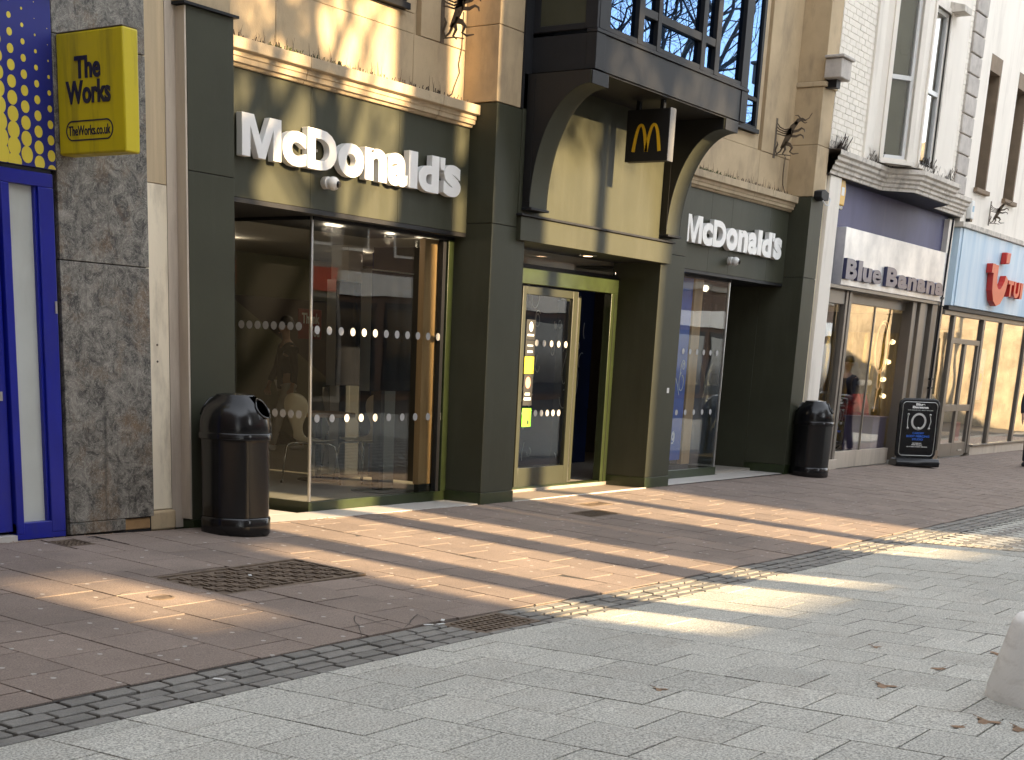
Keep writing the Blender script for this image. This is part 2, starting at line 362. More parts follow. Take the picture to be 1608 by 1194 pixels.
# text -> mesh (built-in font), mapped into a box in a frame
_txt = {}
def text_mesh(s, offset=0.0, spacing=1.0):
    k = (s, offset, spacing)
    if k in _txt: return _txt[k]
    cu = bpy.data.curves.new('t', 'FONT'); cu.body = s; cu.size = 1; cu.extrude = .5; cu.offset = offset; cu.resolution_u = 5; cu.space_character = spacing
    ob = bpy.data.objects.new('t', cu); col.objects.link(ob)
    dg = bpy.context.evaluated_depsgraph_get(); dg.update()
    me = bpy.data.meshes.new_from_object(ob.evaluated_get(dg))
    vs = [v.co.copy() for v in me.vertices]; fs = [tuple(p.vertices) for p in me.polygons]
    bpy.data.objects.remove(ob); bpy.data.curves.remove(cu); bpy.data.meshes.remove(me)
    _txt[k] = (vs, fs); return _txt[k]
def put_text(name, s, fr, box4, depth, mat, parent, offset=0.0, spacing=1.0, bevel=0.0):
    vs, fs = text_mesh(s, offset, spacing); O, U, V, N = fr; u0, u1, v0, v1 = box4
    x0 = min(v.x for v in vs); x1 = max(v.x for v in vs); y0 = min(v.y for v in vs); y1 = max(v.y for v in vs)
    out = [O + U * (u0 + (v.x-x0)/(x1-x0)*(u1-u0)) + V * (v0 + (v.y-y0)/(y1-y0)*(v1-v0)) + N * ((v.z + .5) * depth) for v in vs]
    ob = MB().add(out, fs).build(name, mat, parent, bevel)
    return ob
FRONT = lambda y: (Vector((0, y, 0)), Vector((1,0,0)), Vector((0,0,1)), Vector((0,-1,0)))        # faces the street
LEFTF = lambda x: (Vector((x, 0, 0)), Vector((0,-1,0)), Vector((0,0,1)), Vector((-1,0,0)))       # blade face seen from the left, u towards street

# ================================================================== GROUND
def strip_sheet(name, x0, x1, ys, mat, dz, nx=60):
    xs = [x0 + (x1-x0)*i/nx for i in range(nx+1)]
    vs = [(x, y, gz(x, y) + dz) for y in ys for x in xs]; n = nx + 1
    fs = [(j*n+i, j*n+i+1, (j+1)*n+i+1, (j+1)*n+i) for j in range(len(ys)-1) for i in range(nx)]
    return MB().add(vs, fs).build(name, mat)
g_far = struct(MB().add([(-900,-900,-.6),(900,-900,-.6),(900,900,-.6),(-900,900,-.6)], [(0,1,2,3)]).build('ground', m_rendopp), 'open ground around the shopping street')
red = struct(strip_sheet('red_pavement', -30, 95, [-3.345, -1.5, 0.0, 0.02], m_joint, -.007), 'red slab pavement along the shop fronts')
band = struct(strip_sheet('sett_channel', -30, 95, [-3.765, -3.54, -3.345], m_joint, -.016), 'dark stone sett channel between red pavement and grey paving')
grey = struct(strip_sheet('grey_paving', -30, 95, [-21.0, -12, -9.54, -6, -3.765], m_joint, -.007), 'pale grey slab paving of the pedestrian street')

def slab_mesh(name, w, d, mat, bev=.004, th=.03):
    b = bev
    vs = [(-w/2,-d/2,-th),(w/2,-d/2,-th),(w/2,d/2,-th),(-w/2,d/2,-th),
          (-w/2,-d/2,-b),(w/2,-d/2,-b),(w/2,d/2,-b),(-w/2,d/2,-b),
          (-w/2+b,-d/2+b,0),(w/2-b,-d/2+b,0),(w/2-b,d/2-b,0),(-w/2+b,d/2-b,0)]
    fs = [(0,1,5,4),(1,2,6,5),(2,3,7,6),(3,0,4,7),(4,5,9,8),(5,6,10,9),(6,7,11,10),(7,4,8,11),(8,9,10,11)]
    me = bpy.data.meshes.new(name); me.from_pydata(vs, [], fs); me.materials.append(mat); me.update(); return me
def lay(name, parent, cells, mat, gap, cap=300, jit=.0015, bev=.004, inset_fn=None):
    # cells: (x0,x1,y0,y1). Largest in the picture become separate pieces, the rest one joined piece
    vis = []; rest = []
    for c in cells:
        cx, cy = (c[0]+c[1])/2, (c[2]+c[3])/2; p = px((cx, cy, gz(cx, cy)))
        if p is None or not (-60 < p[0] < IW+60 and -40 < p[1] < IH+90): rest.append(c); continue
        a = px((c[0], c[2], gz(cx,cy))); b = px((c[1], c[3], gz(cx,cy))); d1 = px((c[0], c[3], gz(cx,cy))); d2 = px((c[1], c[2], gz(cx,cy)))
        area = abs((b[0]-a[0])*(d1[1]-d2[1]) - (b[1]-a[1])*(d1[0]-d2[0]))/2 if a and b and d1 and d2 else 0
        vis.append((area, c))
    vis.sort(key=lambda t: -t[0]); rest += [c for _, c in vis[cap:]]
    cache = {}
    for _, c in vis[:cap]:
        w, d = round(c[1]-c[0]-gap, 3), round(c[3]-c[2]-gap, 3); cx, cy = (c[0]+c[1])/2, (c[2]+c[3])/2
        k = (w, d)
        if k not in cache: cache[k] = slab_mesh(name, w, d, mat, bev)
        o = bpy.data.objects.new(name, cache[k]); col.objects.link(o); o.parent = parent
        e = .1; sx = (gz(cx+e, cy)-gz(cx-e, cy))/(2*e); sy = (gz(cx, cy+e*.5)-gz(cx, cy-e*.5))/e
        o.location = (cx, cy, gz(cx, cy) + random.uniform(-jit, jit))
        o.rotation_euler = (math.atan(sy)+random.uniform(-.002,.002), -math.atan(sx)+random.uniform(-.002,.002), random.uniform(-.003,.003))
    if rest:
        mb = MB()
        for c in rest:
            h = gap/2; q = [(c[0]+h, c[2]+h), (c[1]-h, c[2]+h), (c[1]-h, c[3]-h), (c[0]+h, c[3]-h)]
            top = [(x, y, gz(x, y)) for x, y in q]; bot = [(x, y, gz(x, y)-.02) for x, y in q]
            mb.add(top + bot, [(0,1,2,3),(0,4,5,1),(1,5,6,2),(2,6,7,3),(3,7,4,0)])
        o = mb.build('distant_' + name, mat, parent); o['kind'] = 'stuff'
def holes(cells, hs):
    out = []
    for c in cells:
        if any(c[0] < h[1] and c[1] > h[0] and c[2] < h[3] and c[3] > h[2] for h in hs): 
            # trim in X against the hole where possible
            for h in hs:
                if c[0] < h[1] and c[1] > h[0] and c[2] < h[3] and c[3] > h[2]:
                    for d in ((c[0], h[0], c[2], c[3]), (h[1], c[1], c[2], c[3]), (max(c[0],h[0]), min(c[1],h[1]), c[2], h[2]), (max(c[0],h[0]), min(c[1],h[1]), h[3], c[3])):
                        if d[1]-d[0] > .05 and d[3]-d[2] > .05: out.append(d)
                    break
        else: out.append(c)
    return out
# grey slabs: courses 0.43 wide, 0.392 long, half bonded
TACT = (14.3, 22.0, -9.0, -3.765)
cells = []
k0 = -8
for k in range(-8, 80):
    x0 = 4.37 + .43*k; st = (.196 if k % 2 else 0)
    y = -5.878 + st + .392*6
    while y > -14:
        y1 = min(y, -3.77); y0 = y - .392
        if y1 - y0 > .04 and y0 < -3.77: cells.append((x0, x0+.43, y0, y1))
        y -= .392
cells = [c for c in cells if not (c[0] >= TACT[0]-.3 and c[1] < TACT[1] and c[2] > TACT[2])]
lay('grey_slab', grey, cells, m_grey, .008, bev=.0018)
# red slabs
MAN = (6.25, 7.62, -2.10, -1.44); MAN2 = (6.52, 6.78, -.34, -.11); MAN3 = (6.82, 7.0, -.24, -.08); MAN4 = (12.45, 13.05, -1.08, -.78); MAN5 = (13.2, 13.7, -.62, -.42)
cells = []
for k in range(-14, 90):
    x0 = 4.365 + .4345*k; st = (.19 if k % 2 else 0)
    y = -2.75 + st + .385*8
    while y > -3.7:
        y1 = min(y, -.005); y0 = max(y-.385, -3.34)
        if y1 - y0 > .03: cells.append((x0, x0+.4345, y0, y1))
        y -= .385
cells = holes(cells, [MAN, MAN2, MAN3, MAN4, MAN5])
lay('red_slab', red, cells, m_red, .010, bev=.0018)
# setts: four rows
GULLY = (6.72, 7.34, -3.70, -3.36)
cells = []
for r, (y1, y0) in enumerate(((-3.352, -3.452), (-3.457, -3.557), (-3.562, -3.662), (-3.667, -3.762))):
    x = -6 + (.11 if r % 2 else .02)
    while x < 60:
        w = .215 + random.uniform(-.025, .025); cells.append((x, x+w, y0, y1)); x += w
cells = holes(cells, [GULLY])
lay('stone_sett', band, cells, m_sett, .022, jit=.003, bev=.004)
# tactile strip and chequered setts at the crossing
tb = MB(); td = MB(); tl = MB()
y = -3.78
while y > -9:
    c = (14.32, 14.55, y-.39, y-.006); h = gz(14.4, y)
    tb.box(c[0], c[1], c[2], c[3], h-.03, h+.002)
    for i in range(3):
        for j in range(5): tb.lathe([(.018, 0), (.012, .007), (0.0, .008)], (c[0]+.045+.07*i, c[2]+.05+.072*j, h+.002), 8)
    y -= .392
o = tb.build('tactile_slab', m_buff, grey); o['kind'] = 'stuff'
x = 14.56; i = 0
while x < 21.9:
    y = -3.78 - (.1 if i % 2 else 0); j = 0
    while y > -9:
        h = gz(x, y); q = td if (j % 2) else tl
        q.box(x, x+.10, y-.19, y-.008, h-.02, h+.001); y -= .2; j += 1
    x += .108; i += 1
o = tl.build('pale_crossing_sett', m_grey, grey); o['kind'] = 'stuff'
o = td.build('dark_crossing_sett', m_sett, grey); o['kind'] = 'stuff'

# iron covers
def cover(name, label, h, frame_w, pattern, cat='cover', mat=None):
    mat = mat or m_rust
    x0, x1, y0, y1 = h; cx, cy = (x0+x1)/2, (y0+y1)/2; zc = gz(cx, cy)
    t = thing(name, label, cat, (cx, cy, zc)); sy = (gz(cx, cy+.05)-gz(cx, cy-.05))/.1
    W, D = (x1-x0)/2-.004, (y1-y0)/2-.004
    mb = MB(); mb.box(-W, W, -D, D, -.04, -.008); mb.build('plate', mat, t)
    f = MB(); f.box(-W, W, -D, -D+frame_w, -.03, .001).box(-W, W, D-frame_w, D, -.03, .001).box(-W, -W+frame_w, -D+frame_w, D-frame_w, -.03, .001).box(W-frame_w, W, -D+frame_w, D-frame_w, -.03, .001)
    f.build('frame', mat, t)
    p = MB()
    if pattern == 'maze':
        n = 0
        s = .105; ii = 0
        xx = -W + frame_w + .03
        while xx < W - frame_w - .05:
            yy = -D + frame_w + .03; jj = 0
            while yy < D - frame_w - .05:
                if (ii + jj) % 2: p.box(xx, xx+.085, yy, yy+.022, -.009, .003); p.box(xx, xx+.022, yy+.022, yy+.085, -.009, .003)
                else: p.box(xx+.063, xx+.085, yy, yy+.063, -.009, .003); p.box(xx, xx+.085, yy+.063, yy+.085, -.009, .003)
                yy += s; jj += 1
            xx += s; ii += 1
        f2 = MB().box(-.012, .012, -D+frame_w, D-frame_w, -.009, .0025); f2.build('centre_bar', mat, t)
    elif pattern == 'grate':
        xx = -W + frame_w
        while xx < W - frame_w: p.box(xx, xx+.02, -D+frame_w, D-frame_w, -.02, .002); xx += .052
        yy = -D + frame_w + .03
        while yy < D - frame_w: p.box(-W+frame_w, W-frame_w, yy, yy+.016, -.02, .0); yy += .06
    elif pattern == 'dots':
        xx = -W + frame_w + .02
        while xx < W - frame_w - .02:
            yy = -D + frame_w + .02
            while yy < D - frame_w - .02: p.box(xx, xx+.02, yy, yy+.02, -.009, .0015); yy += .04
            xx += .04
    if p.v: 
        o = p.build('raised_pattern' if pattern != 'grate' else 'bar', mat, t); o['kind'] = 'stuff'
    t.rotation_euler = (math.atan(sy), 0, 0)
    return t
cover('manhole_cover', 'large rusty iron manhole cover with maze pattern in the red pavement', MAN, .03, 'maze')
cover('drain_grate', 'rusty iron gully grating set in the dark sett channel', GULLY, .03, 'grate', 'drain')
cover('service_cover', 'small brown iron cover in front of the blue shop door', MAN2, .015, 'dots')
cover('service_cover', 'small dark grey square cover at the foot of the marbled pier', MAN3, .015, 'dots', mat=m_charc)
cover('service_cover', 'brown iron cover in the pavement outside the restaurant entrance', MAN4, .02, 'dots')
cover('service_cover', 'narrow dark cover close to the entrance threshold', MAN5, .02, 'dots')
# worn metal stop-tap lid
st = thing('stop_tap_lid', 'small round stop tap lid lying in the yellow patch of light', 'cover', (5.86, -1.95, gz(5.86, -1.95)))
MB().lathe([(.085, -.02), (.085, .003), (.07, .006), (.066, .002), (0.0, .003)], (0,0,0), 24).build('lid', m_rust, st)

# ================================================================== RESTAURANT BUILDING
rb = thing('restaurant_building', 'cream stone building with dark olive restaurant shopfront and charcoal bay window', 'building', (14.1, .3, 0))
WY = .39          # upper wall plane
# --- piers
def pier(x0, x1, top, depth, zj=2.66):
    zb = min(gz(x0, 0), gz(x1, 0)) - .03
    p = box('pier', m_blackm, rb, x0+.012, x1-.012, .012, depth, zb, top-.004)
    box('cladding_panel', m_dkgreen, p, x0, x1, 0.0, depth+.002, .115, zj-.003, .003)
    box('cladding_panel', m_dkgreen, p, x0, x1, 0.0, depth+.002, zj+.003, top, .003)
    box('plinth', m_green, p, x0-.006, x1+.006, -.008, depth+.004, zb, .112, .003)
    return p
pier(8.05, 8.53, 3.755, 1.4)
pier(12.045, 12.63, 3.72, .62)
pier(15.535, 16.145, 3.72, .62)
pier(19.76, 20.2, 3.70, .80)
# pier heads: thin lead ledge and stone above
box('ledge', m_charc, rb, 8.0, 8.56, -.03, .5, 3.757, 3.775)
box('stone_panel', m_stone, rb, 8.0, 8.53, .03, .6, 3.777, 5.6, .006)
for (a, b, z0) in ((12.04, 12.45, 3.73), (15.75, 16.13, 3.73)):
    box('stone_panel', m_stone, rb, a, b, 0.005, .6, z0, 4.38, .006)
    box('stone_panel', m_stone, rb, a, b, 0.005, .6, 4.384, 7.2, .006)
for (z0, z1) in ((3.71, 4.36), (4.364, 5.08), (5.15, 6.3), (6.304, 7.2)):
    box('stone_panel', m_stone, rb, 19.79, 20.2, 0.0, .6, z0, z1, .006)
box('string_course', m_stone2, rb, 19.77, 20.22, -.03, .6, 5.083, 5.147, .01)
# --- upper wall stones (each stone separate)
def stones(xs, zs, y0=WY, skip=None, mat=m_stone):
    for j in range(len(zs)-1):
        for i in range(len(xs)-1):
            if skip and skip(i, j): continue
            box('stone_panel', mat, rb, xs[i]+.002, xs[i+1]-.002, y0+random.uniform(-.003,.003), y0+.4, zs[j]+.002, zs[j+1]-.002, .004)
for (xa, xs) in ((0, [8.53, 9.42, 11.24, 12.04]), (1, [16.13, 17.0, 18.82, 19.79])):
    stones(xs, [3.66, 4.18])
    # above the thin joint line: window surround
    a, b = xs[0], xs[-1]
    wl, wr = (9.2, 11.10) if xa == 0 else (16.6, 18.60)
    box('stone_panel', m_stone, rb, a, wl-.02, WY+.002, WY+.4, 4.184, 7.2, .004)
    box('stone_panel', m_stone, rb, wl-.018, wr+.16, WY+.012, WY+.4, 4.184, 4.345, .004)
    box('stone_panel', m_stone, rb, wr+.02, wr+.16, WY+.010, WY+.4, 4.349, 7.2, .004)
    box('stone_panel', m_stone, rb, wr+.163, wr+.235, WY+.05, WY+.4, 4.184, 7.2)
    box('stone_panel', m_stone, rb, wr+.238, b, WY-.004, WY+.4, 4.184, 7.2, .004)
    w = MB().box(wl, wr, WY-.02, WY+.05, 4.35, 4.43).box(wl, wl+.06, WY-.02, WY+.05, 4.43, 7.2).box(wr-.07, wr, WY-.02, WY+.05, 4.43, 7.2)
    for q in (.33, .66): w.box(wl+(wr-wl)*q-.03, wl+(wr-wl)*q+.03, WY-.02, WY+.05, 4.43, 7.2)
    w.box(wl, wr, WY-.015, WY+.045, 4.72, 4.77)
    wf = w.build('upper_window', m_charc, rb, .004)
    box('sill', m_charc, wf, wl-.01, wr+.02, WY-.05, WY-.021, 4.347, 4.40, .004)
    box('pane', m_glassb, wf, wl+.03, wr-.03, WY+.01, WY+.018, 4.42, 7.2)
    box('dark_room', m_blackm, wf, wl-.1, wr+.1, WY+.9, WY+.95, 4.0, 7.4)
# --- cornices over the two fascias
def cornice(x0, x1, cuts):
    c = MB().box(x0, x1, .33, .6, 3.50, 3.70).build('cornice', m_stone2, rb)
    xs = [x0] + cuts + [x1]
    for i in range(len(xs)-1):
        a, b = xs[i]+.002, xs[i+1]-.002
        prof = [(.33, 3.70), (.185, 3.70), (.185, 3.62), (.20, 3.612), (.225, 3.612), (.225, 3.575), (.235, 3.572), (.24, 3.535), (.262, 3.53), (.275, 3.508), (.33, 3.508)]
        MB().prism([(a, y, z) for y, z in prof], (b-a, 0, 0)).build('cornice_stone', m_stone2, c, .003)
cornice(8.53, 12.04, [9.62, 11.45]); cornice(16.15, 19.76, [18.4, 18.9])
# --- fascias
def fascia(x0, x1, cuts):
    f = MB().box(x0, x1, .33, .5, 2.58, 3.53).build('fascia', m_blackm, rb)
    xs = [x0] + cuts + [x1]
    for i in range(len(xs)-1): box('fascia_panel', m_dkgreen, f, xs[i]+.0012, xs[i+1]-.0012, .30, .335, 2.572, 3.512, .002)
    box('soffit', m_blackm, f, x0, x1, .302, 1.5, 2.535, 2.57)
    return f
fascia(8.532, 12.043, [9.75, 10.95, 11.80]); fascia(16.147, 19.758, [17.35, 17.95, 19.16])
# --- glazed shop windows (return pane, front pane, sill, corner post, dots)
def dots(parent, pts, axis):
    base = MB()
    n = 14; r = .036
    if axis == 'y': vs = [(r*math.cos(2*math.pi*k/n), 0, r*1.0*math.sin(2*math.pi*k/n)) for k in range(n)]
    else: vs = [(0, r*math.cos(2*math.pi*k/n), r*math.sin(2*math.pi*k/n)) for k in range(n)]
    ex = Vector((0, -.002, 0)) if axis == 'y' else Vector((-.002, 0, 0))
    base.prism(vs, ex); me = None
    for p in pts:
        if me is None:
            o = base.build('dot', m_dot, parent); me = o.data
        else:
            o = bpy.data.objects.new('dot', me); col.objects.link(o); o.parent = parent
        o.location = p
def shopwin(xp, xe, mirror):
    # xp: X of the return pane / corner post; xe: far end at the pier
    yf, yb = .465, 1.36
    a, b = min(xp, xe), max(xp, xe)
    w = MB().box(a, b, yf-.02, yf+.05, -.03, .100).build('shop_window', m_green, rb, .004)
    box('sill', m_green, w, xp-(.03 if not mirror else -.0), xp+(.0 if not mirror else .03), yf-.022, yb, -.03, .099)
    box('pane', m_glass, w, a+.012, b-.03, yf, yf+.012, .1, 2.53)
    box('pane', m_glass, w, xp-.006, xp+.006, yf+.014, yb, .1, 2.53)
    box('corner_post', m_alu, w, xp-.012, xp+.012, yf-.012, yf+.010, .1, 2.532, .003)
    e = b-.02 if not mirror else a
    box('frame', m_green, w, (xe-.09 if not mirror else xe), (xe if not mirror else xe+.09), yf-.03, yf+.06, .1, 2.53, .004)
    box('frame', m_charc, w, (xe-.15 if not mirror else xe+.1), (xe-.10 if not mirror else xe+.15), yf-.01, yf+.05, .1, 2.53, .004)
    box('head_frame', m_charc, w, a, b, yf-.03, yf+.05, 2.505, 2.534, .003)
    box('head_frame', m_charc, w, xp-.02, xp+.02, yf+.05, yb, 2.505, 2.534, .003)
    return w
w1 = shopwin(9.964, 12.045, False)
dots(w1, [(10.05+.165*i, .4645, 1.60) for i in range(12)], 'y'); dots(w1, [(10.06+.21*i, .4645, .838) for i in range(10)], 'y')
dots(w1, [(9.957, 1.29-.099*i, 1.625) for i in range(8)], 'x'); dots(w1, [(9.957, 1.26-.096*i, .868) for i in range(8)], 'x')
w2 = shopwin(18.40, 16.145, True)
dots(w2, [(16.4+.2*i, .4645, 1.60) for i in range(10)], 'y'); dots(w2, [(16.4+.25*i, .4645, .838) for i in range(8)], 'y')
# recess backs (closed dark doors) beside the glazed boxes
for a, b in ((8.53, 9.95), (18.42, 19.76)):
    d = box('side_door', m_charc, rb, a, b, 1.36, 1.42, 0.0, 2.53)
    box('door_panel', m_blackm, d, a+.12, b-.12, 1.352, 1.362, .12, 2.35, .004)
box('recess_wall', m_dkgreen, rb, 19.74, 19.757, .62, 1.36, -.02, 2.56)
# --- pale tiled thresholds
for xs, y1 in (([8.54, 9.15, 9.75, 10.35, 10.95, 11.55, 12.04], .455), ([16.15, 16.75, 17.35, 17.95, 18.55, 19.15, 19.755], .455)):
    th = box('threshold', m_joint, rb, xs[0], xs[-1], .02, 1.36, -.12, -.008)
    for i in range(len(xs)-1):
        zt = gz((xs[i]+xs[i+1])/2, 0) * .6 + .006
        box('threshold_tile', m_tile, th, xs[i]+.002, xs[i+1]-.002, .022, .44, -.1, zt, .002)
        if xs[i+1] <= 9.96 or xs[i] >= 18.4:
            for yy in (.444, .9): box('threshold_tile', m_tile, th, xs[i]+.002, xs[i+1]-.002, yy, min(yy+.45, 1.35), -.1, zt, .002)
# --- entrance: threshold, lintel panel, arch panel, brackets, door
en = box('entrance_floor', m_joint, rb, 12.635, 15.53, .02, .6, -.12, -.012)
for i in range(5):
    a = 12.637 + i*.5785
    box('floor_tile', m_mat, en, a, a+.575, .0, .60, -.1, .004 - .003*i, .002)
box('threshold_strip', m_tile, en, 12.64, 15.53, -.032, -.002, -.1, .004)
lp = box('lintel_panel', m_dkgreen, rb, 12.47, 15.70, -.05, .06, 2.545, 2.765, .003)
box('lip', m_charc, lp, 12.45, 15.72, -.075, .0, 2.768, 2.79, .004)
ap = box('arch_panel', m_dkgreen, rb, 12.47, 15.74, -.012, .08, 2.79, 4.04, .002)
box('entrance_soffit', m_blackm, rb, 12.632, 15.533, .06, .62, 2.548, 2.62)
box('entrance_side', m_blackm, rb, 12.628, 12.645, .3, .62, .0, 2.545)
def bracket(x0, x1):
    # quarter-ellipse cove: solid between the curve, the wall and the soffit
    prof = [(-.014, 2.85)]
    cy_, cz_, ay, az = -.70, 2.85, .60, 1.07
    prof = [(-.014, 2.85), (-.10, 2.85)]
    for i in range(1, 19):
        a = math.pi/2 * i/18; prof.append((cy_ + ay*math.cos(a), cz_ + az*math.sin(a)))
    prof += [(-.71, 3.92), (-.71, 4.035), (-.014, 4.035)]
    b = MB().prism([(x0, y, z) for y, z in prof], (x1-x0, 0, 0)).build('bracket', m_dkgreen, rb, .003)
    box('foot', m_charc, b, x0-.01, x1+.01, -.13, -.014, 2.825, 2.848, .003)
    box('cap_block', m_charc, b, x0+.002, x1-.002, -.725, -.712, 3.918, 4.033, .003)
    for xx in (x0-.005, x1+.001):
        MB().prism([(xx, y*.985-.002, z) for y, z in prof[:2]+prof[2:]], (.004, 0, 0)).build('cheek_shade_panel', m_blackm, b)  # black sheet over the olive cheek stands in for its shade
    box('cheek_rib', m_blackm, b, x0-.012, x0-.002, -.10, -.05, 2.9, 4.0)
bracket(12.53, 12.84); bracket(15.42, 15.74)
# door set
dr = MB().box(12.66, 15.53, .53, .63, 2.20, 2.36).box(15.38, 15.53, .53, .63, .0, 2.20).box(12.66, 12.75, .53, .63, 0, 2.2).build('entrance_door', m_green, rb, .005)
box('frame_groove', m_blackm, dr, 15.445, 15.455, .527, .531, .02, 2.19)
box('transom_frame', m_blackm, dr, 12.66, 15.53, .55, .62, 2.362, 2.40)
box('transom_pane', m_glass, dr, 12.66, 15.53, .58, .588, 2.40, 2.547)
lf = MB().box(13.58, 13.65, .60, .65, .04, 2.19).box(14.63, 14.73, .60, .65, .04, 2.19).box(13.65, 14.63, .60, .65, 2.10, 2.19).box(13.65, 14.63, .60, .65, .04, .25).build('door_leaf', m_leafframe, dr, .004)
box('pane', m_glass, lf, 13.65, 14.63, .62, .63, .25, 2.10)
box('edge_trim', m_alu, lf, 14.726, 14.733, .597, .64, .05, 2.18)
l2 = MB().box(12.76, 12.83, .66, .71, .04, 2.19).box(13.48, 13.56, .66, .71, .04, 2.19).box(12.83, 13.48, .66, .71, 2.10, 2.19).box(12.83, 13.48, .66, .71, .04, .25).build('door_leaf', m_leafframe, dr, .004)
box('pane', m_glass, l2, 12.83, 13.48, .68, .69, .25, 2.10)
l3 = MB().box(15.0, 15.06, .75, .80, .04, 2.15).box(14.6, 15.0, .75, .80, 2.08, 2.15).box(14.6, 15.0, .75, .80, .04, .2).build('door_leaf', m_leafframe, dr, .004)
box('pane', m_glass, l3, 14.6, 15.0, .77, .78, .2, 2.08)
box('door_track', m_green, dr, 12.76, 15.38, .54, .66, .004, .045, .004)
dots(lf, [(13.93+.155*i, .6185, 1.60) for i in range(5)], 'y'); dots(lf, [(13.73+.125*i, .6185, .845) for i in range(7)], 'y')
def notice(z0, z1, mat, marks=()):
    o = box('notice', mat, lf, 13.70, 13.885, .614, .6175, z0, z1)
    for (kind, a, b, c, d, mm) in marks:
        if kind == 'r': box('mark', mm, o, 13.70+.185*a, 13.70+.185*b, .6125, .6138, z0+(z1-z0)*c, z0+(z1-z0)*d)
        else:
            k = 16; cx, cz = 13.70+.185*(a+b)/2, z0+(z1-z0)*(c+d)/2; ru, rv = .185*(b-a)/2, (z1-z0)*(d-c)/2
            MB().prism([(cx+ru*math.cos(2*math.pi*i/k), .6138, cz+rv*math.sin(2*math.pi*i/k)) for i in range(k)], (0,-.0013,0)).build('mark', mm, o)
notice(1.63, 1.84, m_blacksq, [('c', .3, .72, .40, .9, m_chalk), ('r', .15, .85, .18, .28, m_chalk)])
notice(1.46, 1.622, m_blacksq, [('r', .2, .8, .62, .72, m_chalk), ('r', .2, .8, .2, .34, m_chalk)])
notice(1.27, 1.452, m_yelsq)
notice(.93, 1.262, m_blacksq, [('c', .18, .75, .55, .93, m_pink), ('r', .18, .72, .33, .41, m_white), ('r', .1, .85, .17, .26, m_white)])
notice(.70, .90, m_greensq, [('c', .55, .75, .12, .36, m_blacksq)])
# small round entrance lamp in the soffit
lm = thing('entrance_lamp', 'small oval warm lamp in the soffit above the restaurant entrance', 'lamp', (14.35, .28, 2.547))
MB().lathe([(.10, -.004), (.10, -.012), (.085, -.014)], (0,0,0), 20).build('ring', m_alu, lm); MB().lathe([(.082, -.012), (.0, -.018)], (0,0,0), 20).build('diffuser', m_lampo, lm)
# --- bay window
BY = -.71; bx0, bx1 = 12.585, 15.93
bay = MB().box(bx0, bx1, BY, .05, 4.05, 4.36).build('bay_window', m_charc, rb, .005)
box('soffit_board', m_blackm, bay, bx0+.02, bx1-.02, BY+.02, .04, 4.036, 4.049)
box('apron_trim', m_charc, bay, bx0-.012, bx1+.012, BY-.014, BY+.1, 4.363, 4.395, .004)
box('corner_strip', m_charc, bay, bx0-.006, bx0+.16, BY-.008, BY+.1, 4.052, 4.36, .003)
box('corner_strip', m_charc, bay, bx1-.16, bx1+.006, BY-.008, BY+.1, 4.052, 4.36, .003)
# side (solid dark panel with frame), seen from the left
box('side_panel', m_dkgreen, bay, bx0+.01, bx0+.05, BY+.06, .02, 4.40, 7.2)
box('side_frame', m_charc, bay, bx0-.004, bx0+.06, BY, BY+.13, 4.398, 7.2, .004)
box('side_frame', m_charc, bay, bx0-.002, bx0+.06, -.08, .02, 4.398, 7.2, .004)
box('side_frame', m_charc, bay, bx0-.002, bx0+.06, BY+.13, -.08, 4.398, 4.45, .004)
box('side_cladding', m_charc, bay, 12.45, bx0, -.012, .3, 3.73, 7.2)
fy = BY-.004
xm = [12.76, 13.36, 13.47, 13.75, 13.83, 14.72, 14.82, 15.05, 15.16, 15.77]
mull = [(12.62, 12.82), (13.36, 13.47), (13.75, 13.83), (14.72, 14.82), (15.05, 15.16), (15.74, 15.92)]
for a, b in mull: box('mullion', m_charc, bay, a, b, fy, fy+.07, 4.398, 7.2, .005)
box('bottom_rail', m_charc, bay, 12.82, 15.74, fy+.004, fy+.066, 4.398, 4.442, .004)
for a, b in ((13.47, 13.75), (13.83, 14.72), (14.82, 15.05)): box('transom', m_charc, bay, a, b, fy+.005, fy+.065, 4.665, 4.74, .004)
for a, b in ((12.82, 13.36), (15.16, 15.74)): box('pane', m_glassb, bay, a, b, fy+.045, fy+.052, 4.442, 7.2)
for a, b in ((13.47, 13.75), (13.83, 14.72), (14.82, 15.05)):
    box('pane', m_glassb, bay, a, b, fy+.047, fy+.054, 4.442, 4.665); box('pane', m_glassb, bay, a, b, fy+.047, fy+.054, 4.74, 7.2)
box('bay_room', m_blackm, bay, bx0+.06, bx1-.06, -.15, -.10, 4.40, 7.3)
# right hand side light of the bay (frame, two lights)
for z0, z1 in ((4.45, 4.62), (4.68, 5.3), (5.36, 7.2)): box('side_pane', m_glassb, bay, bx1-.004, bx1+.004, BY+.1, .3, z0, z1)
box('side_sill', m_charc, bay, bx1-.05, bx1+.03, BY+.1, .35, 4.398, 4.45, .004)
# --- building mass behind (roof and party walls)
box('rear_wall', m_inwall, rb, 8.05, 20.2, 7.0, 7.3, 0, 7.2)
box('roof_slab', m_stone, rb, 7.99, 20.25, .5, 7.3, 7.21, 7.4)
box('party_wall', m_inwall, rb, 7.7, 8.04, 1.45, 7.3, -.1, 7.2); box('party_wall', m_inwall, rb, 20.21, 20.4, .9, 7.3, -.1, 7.2)
box('upper_floor', m_ceil, rb, 8.05, 20.2, .62, 7.0, 2.66, 2.9)
rebase(rb)
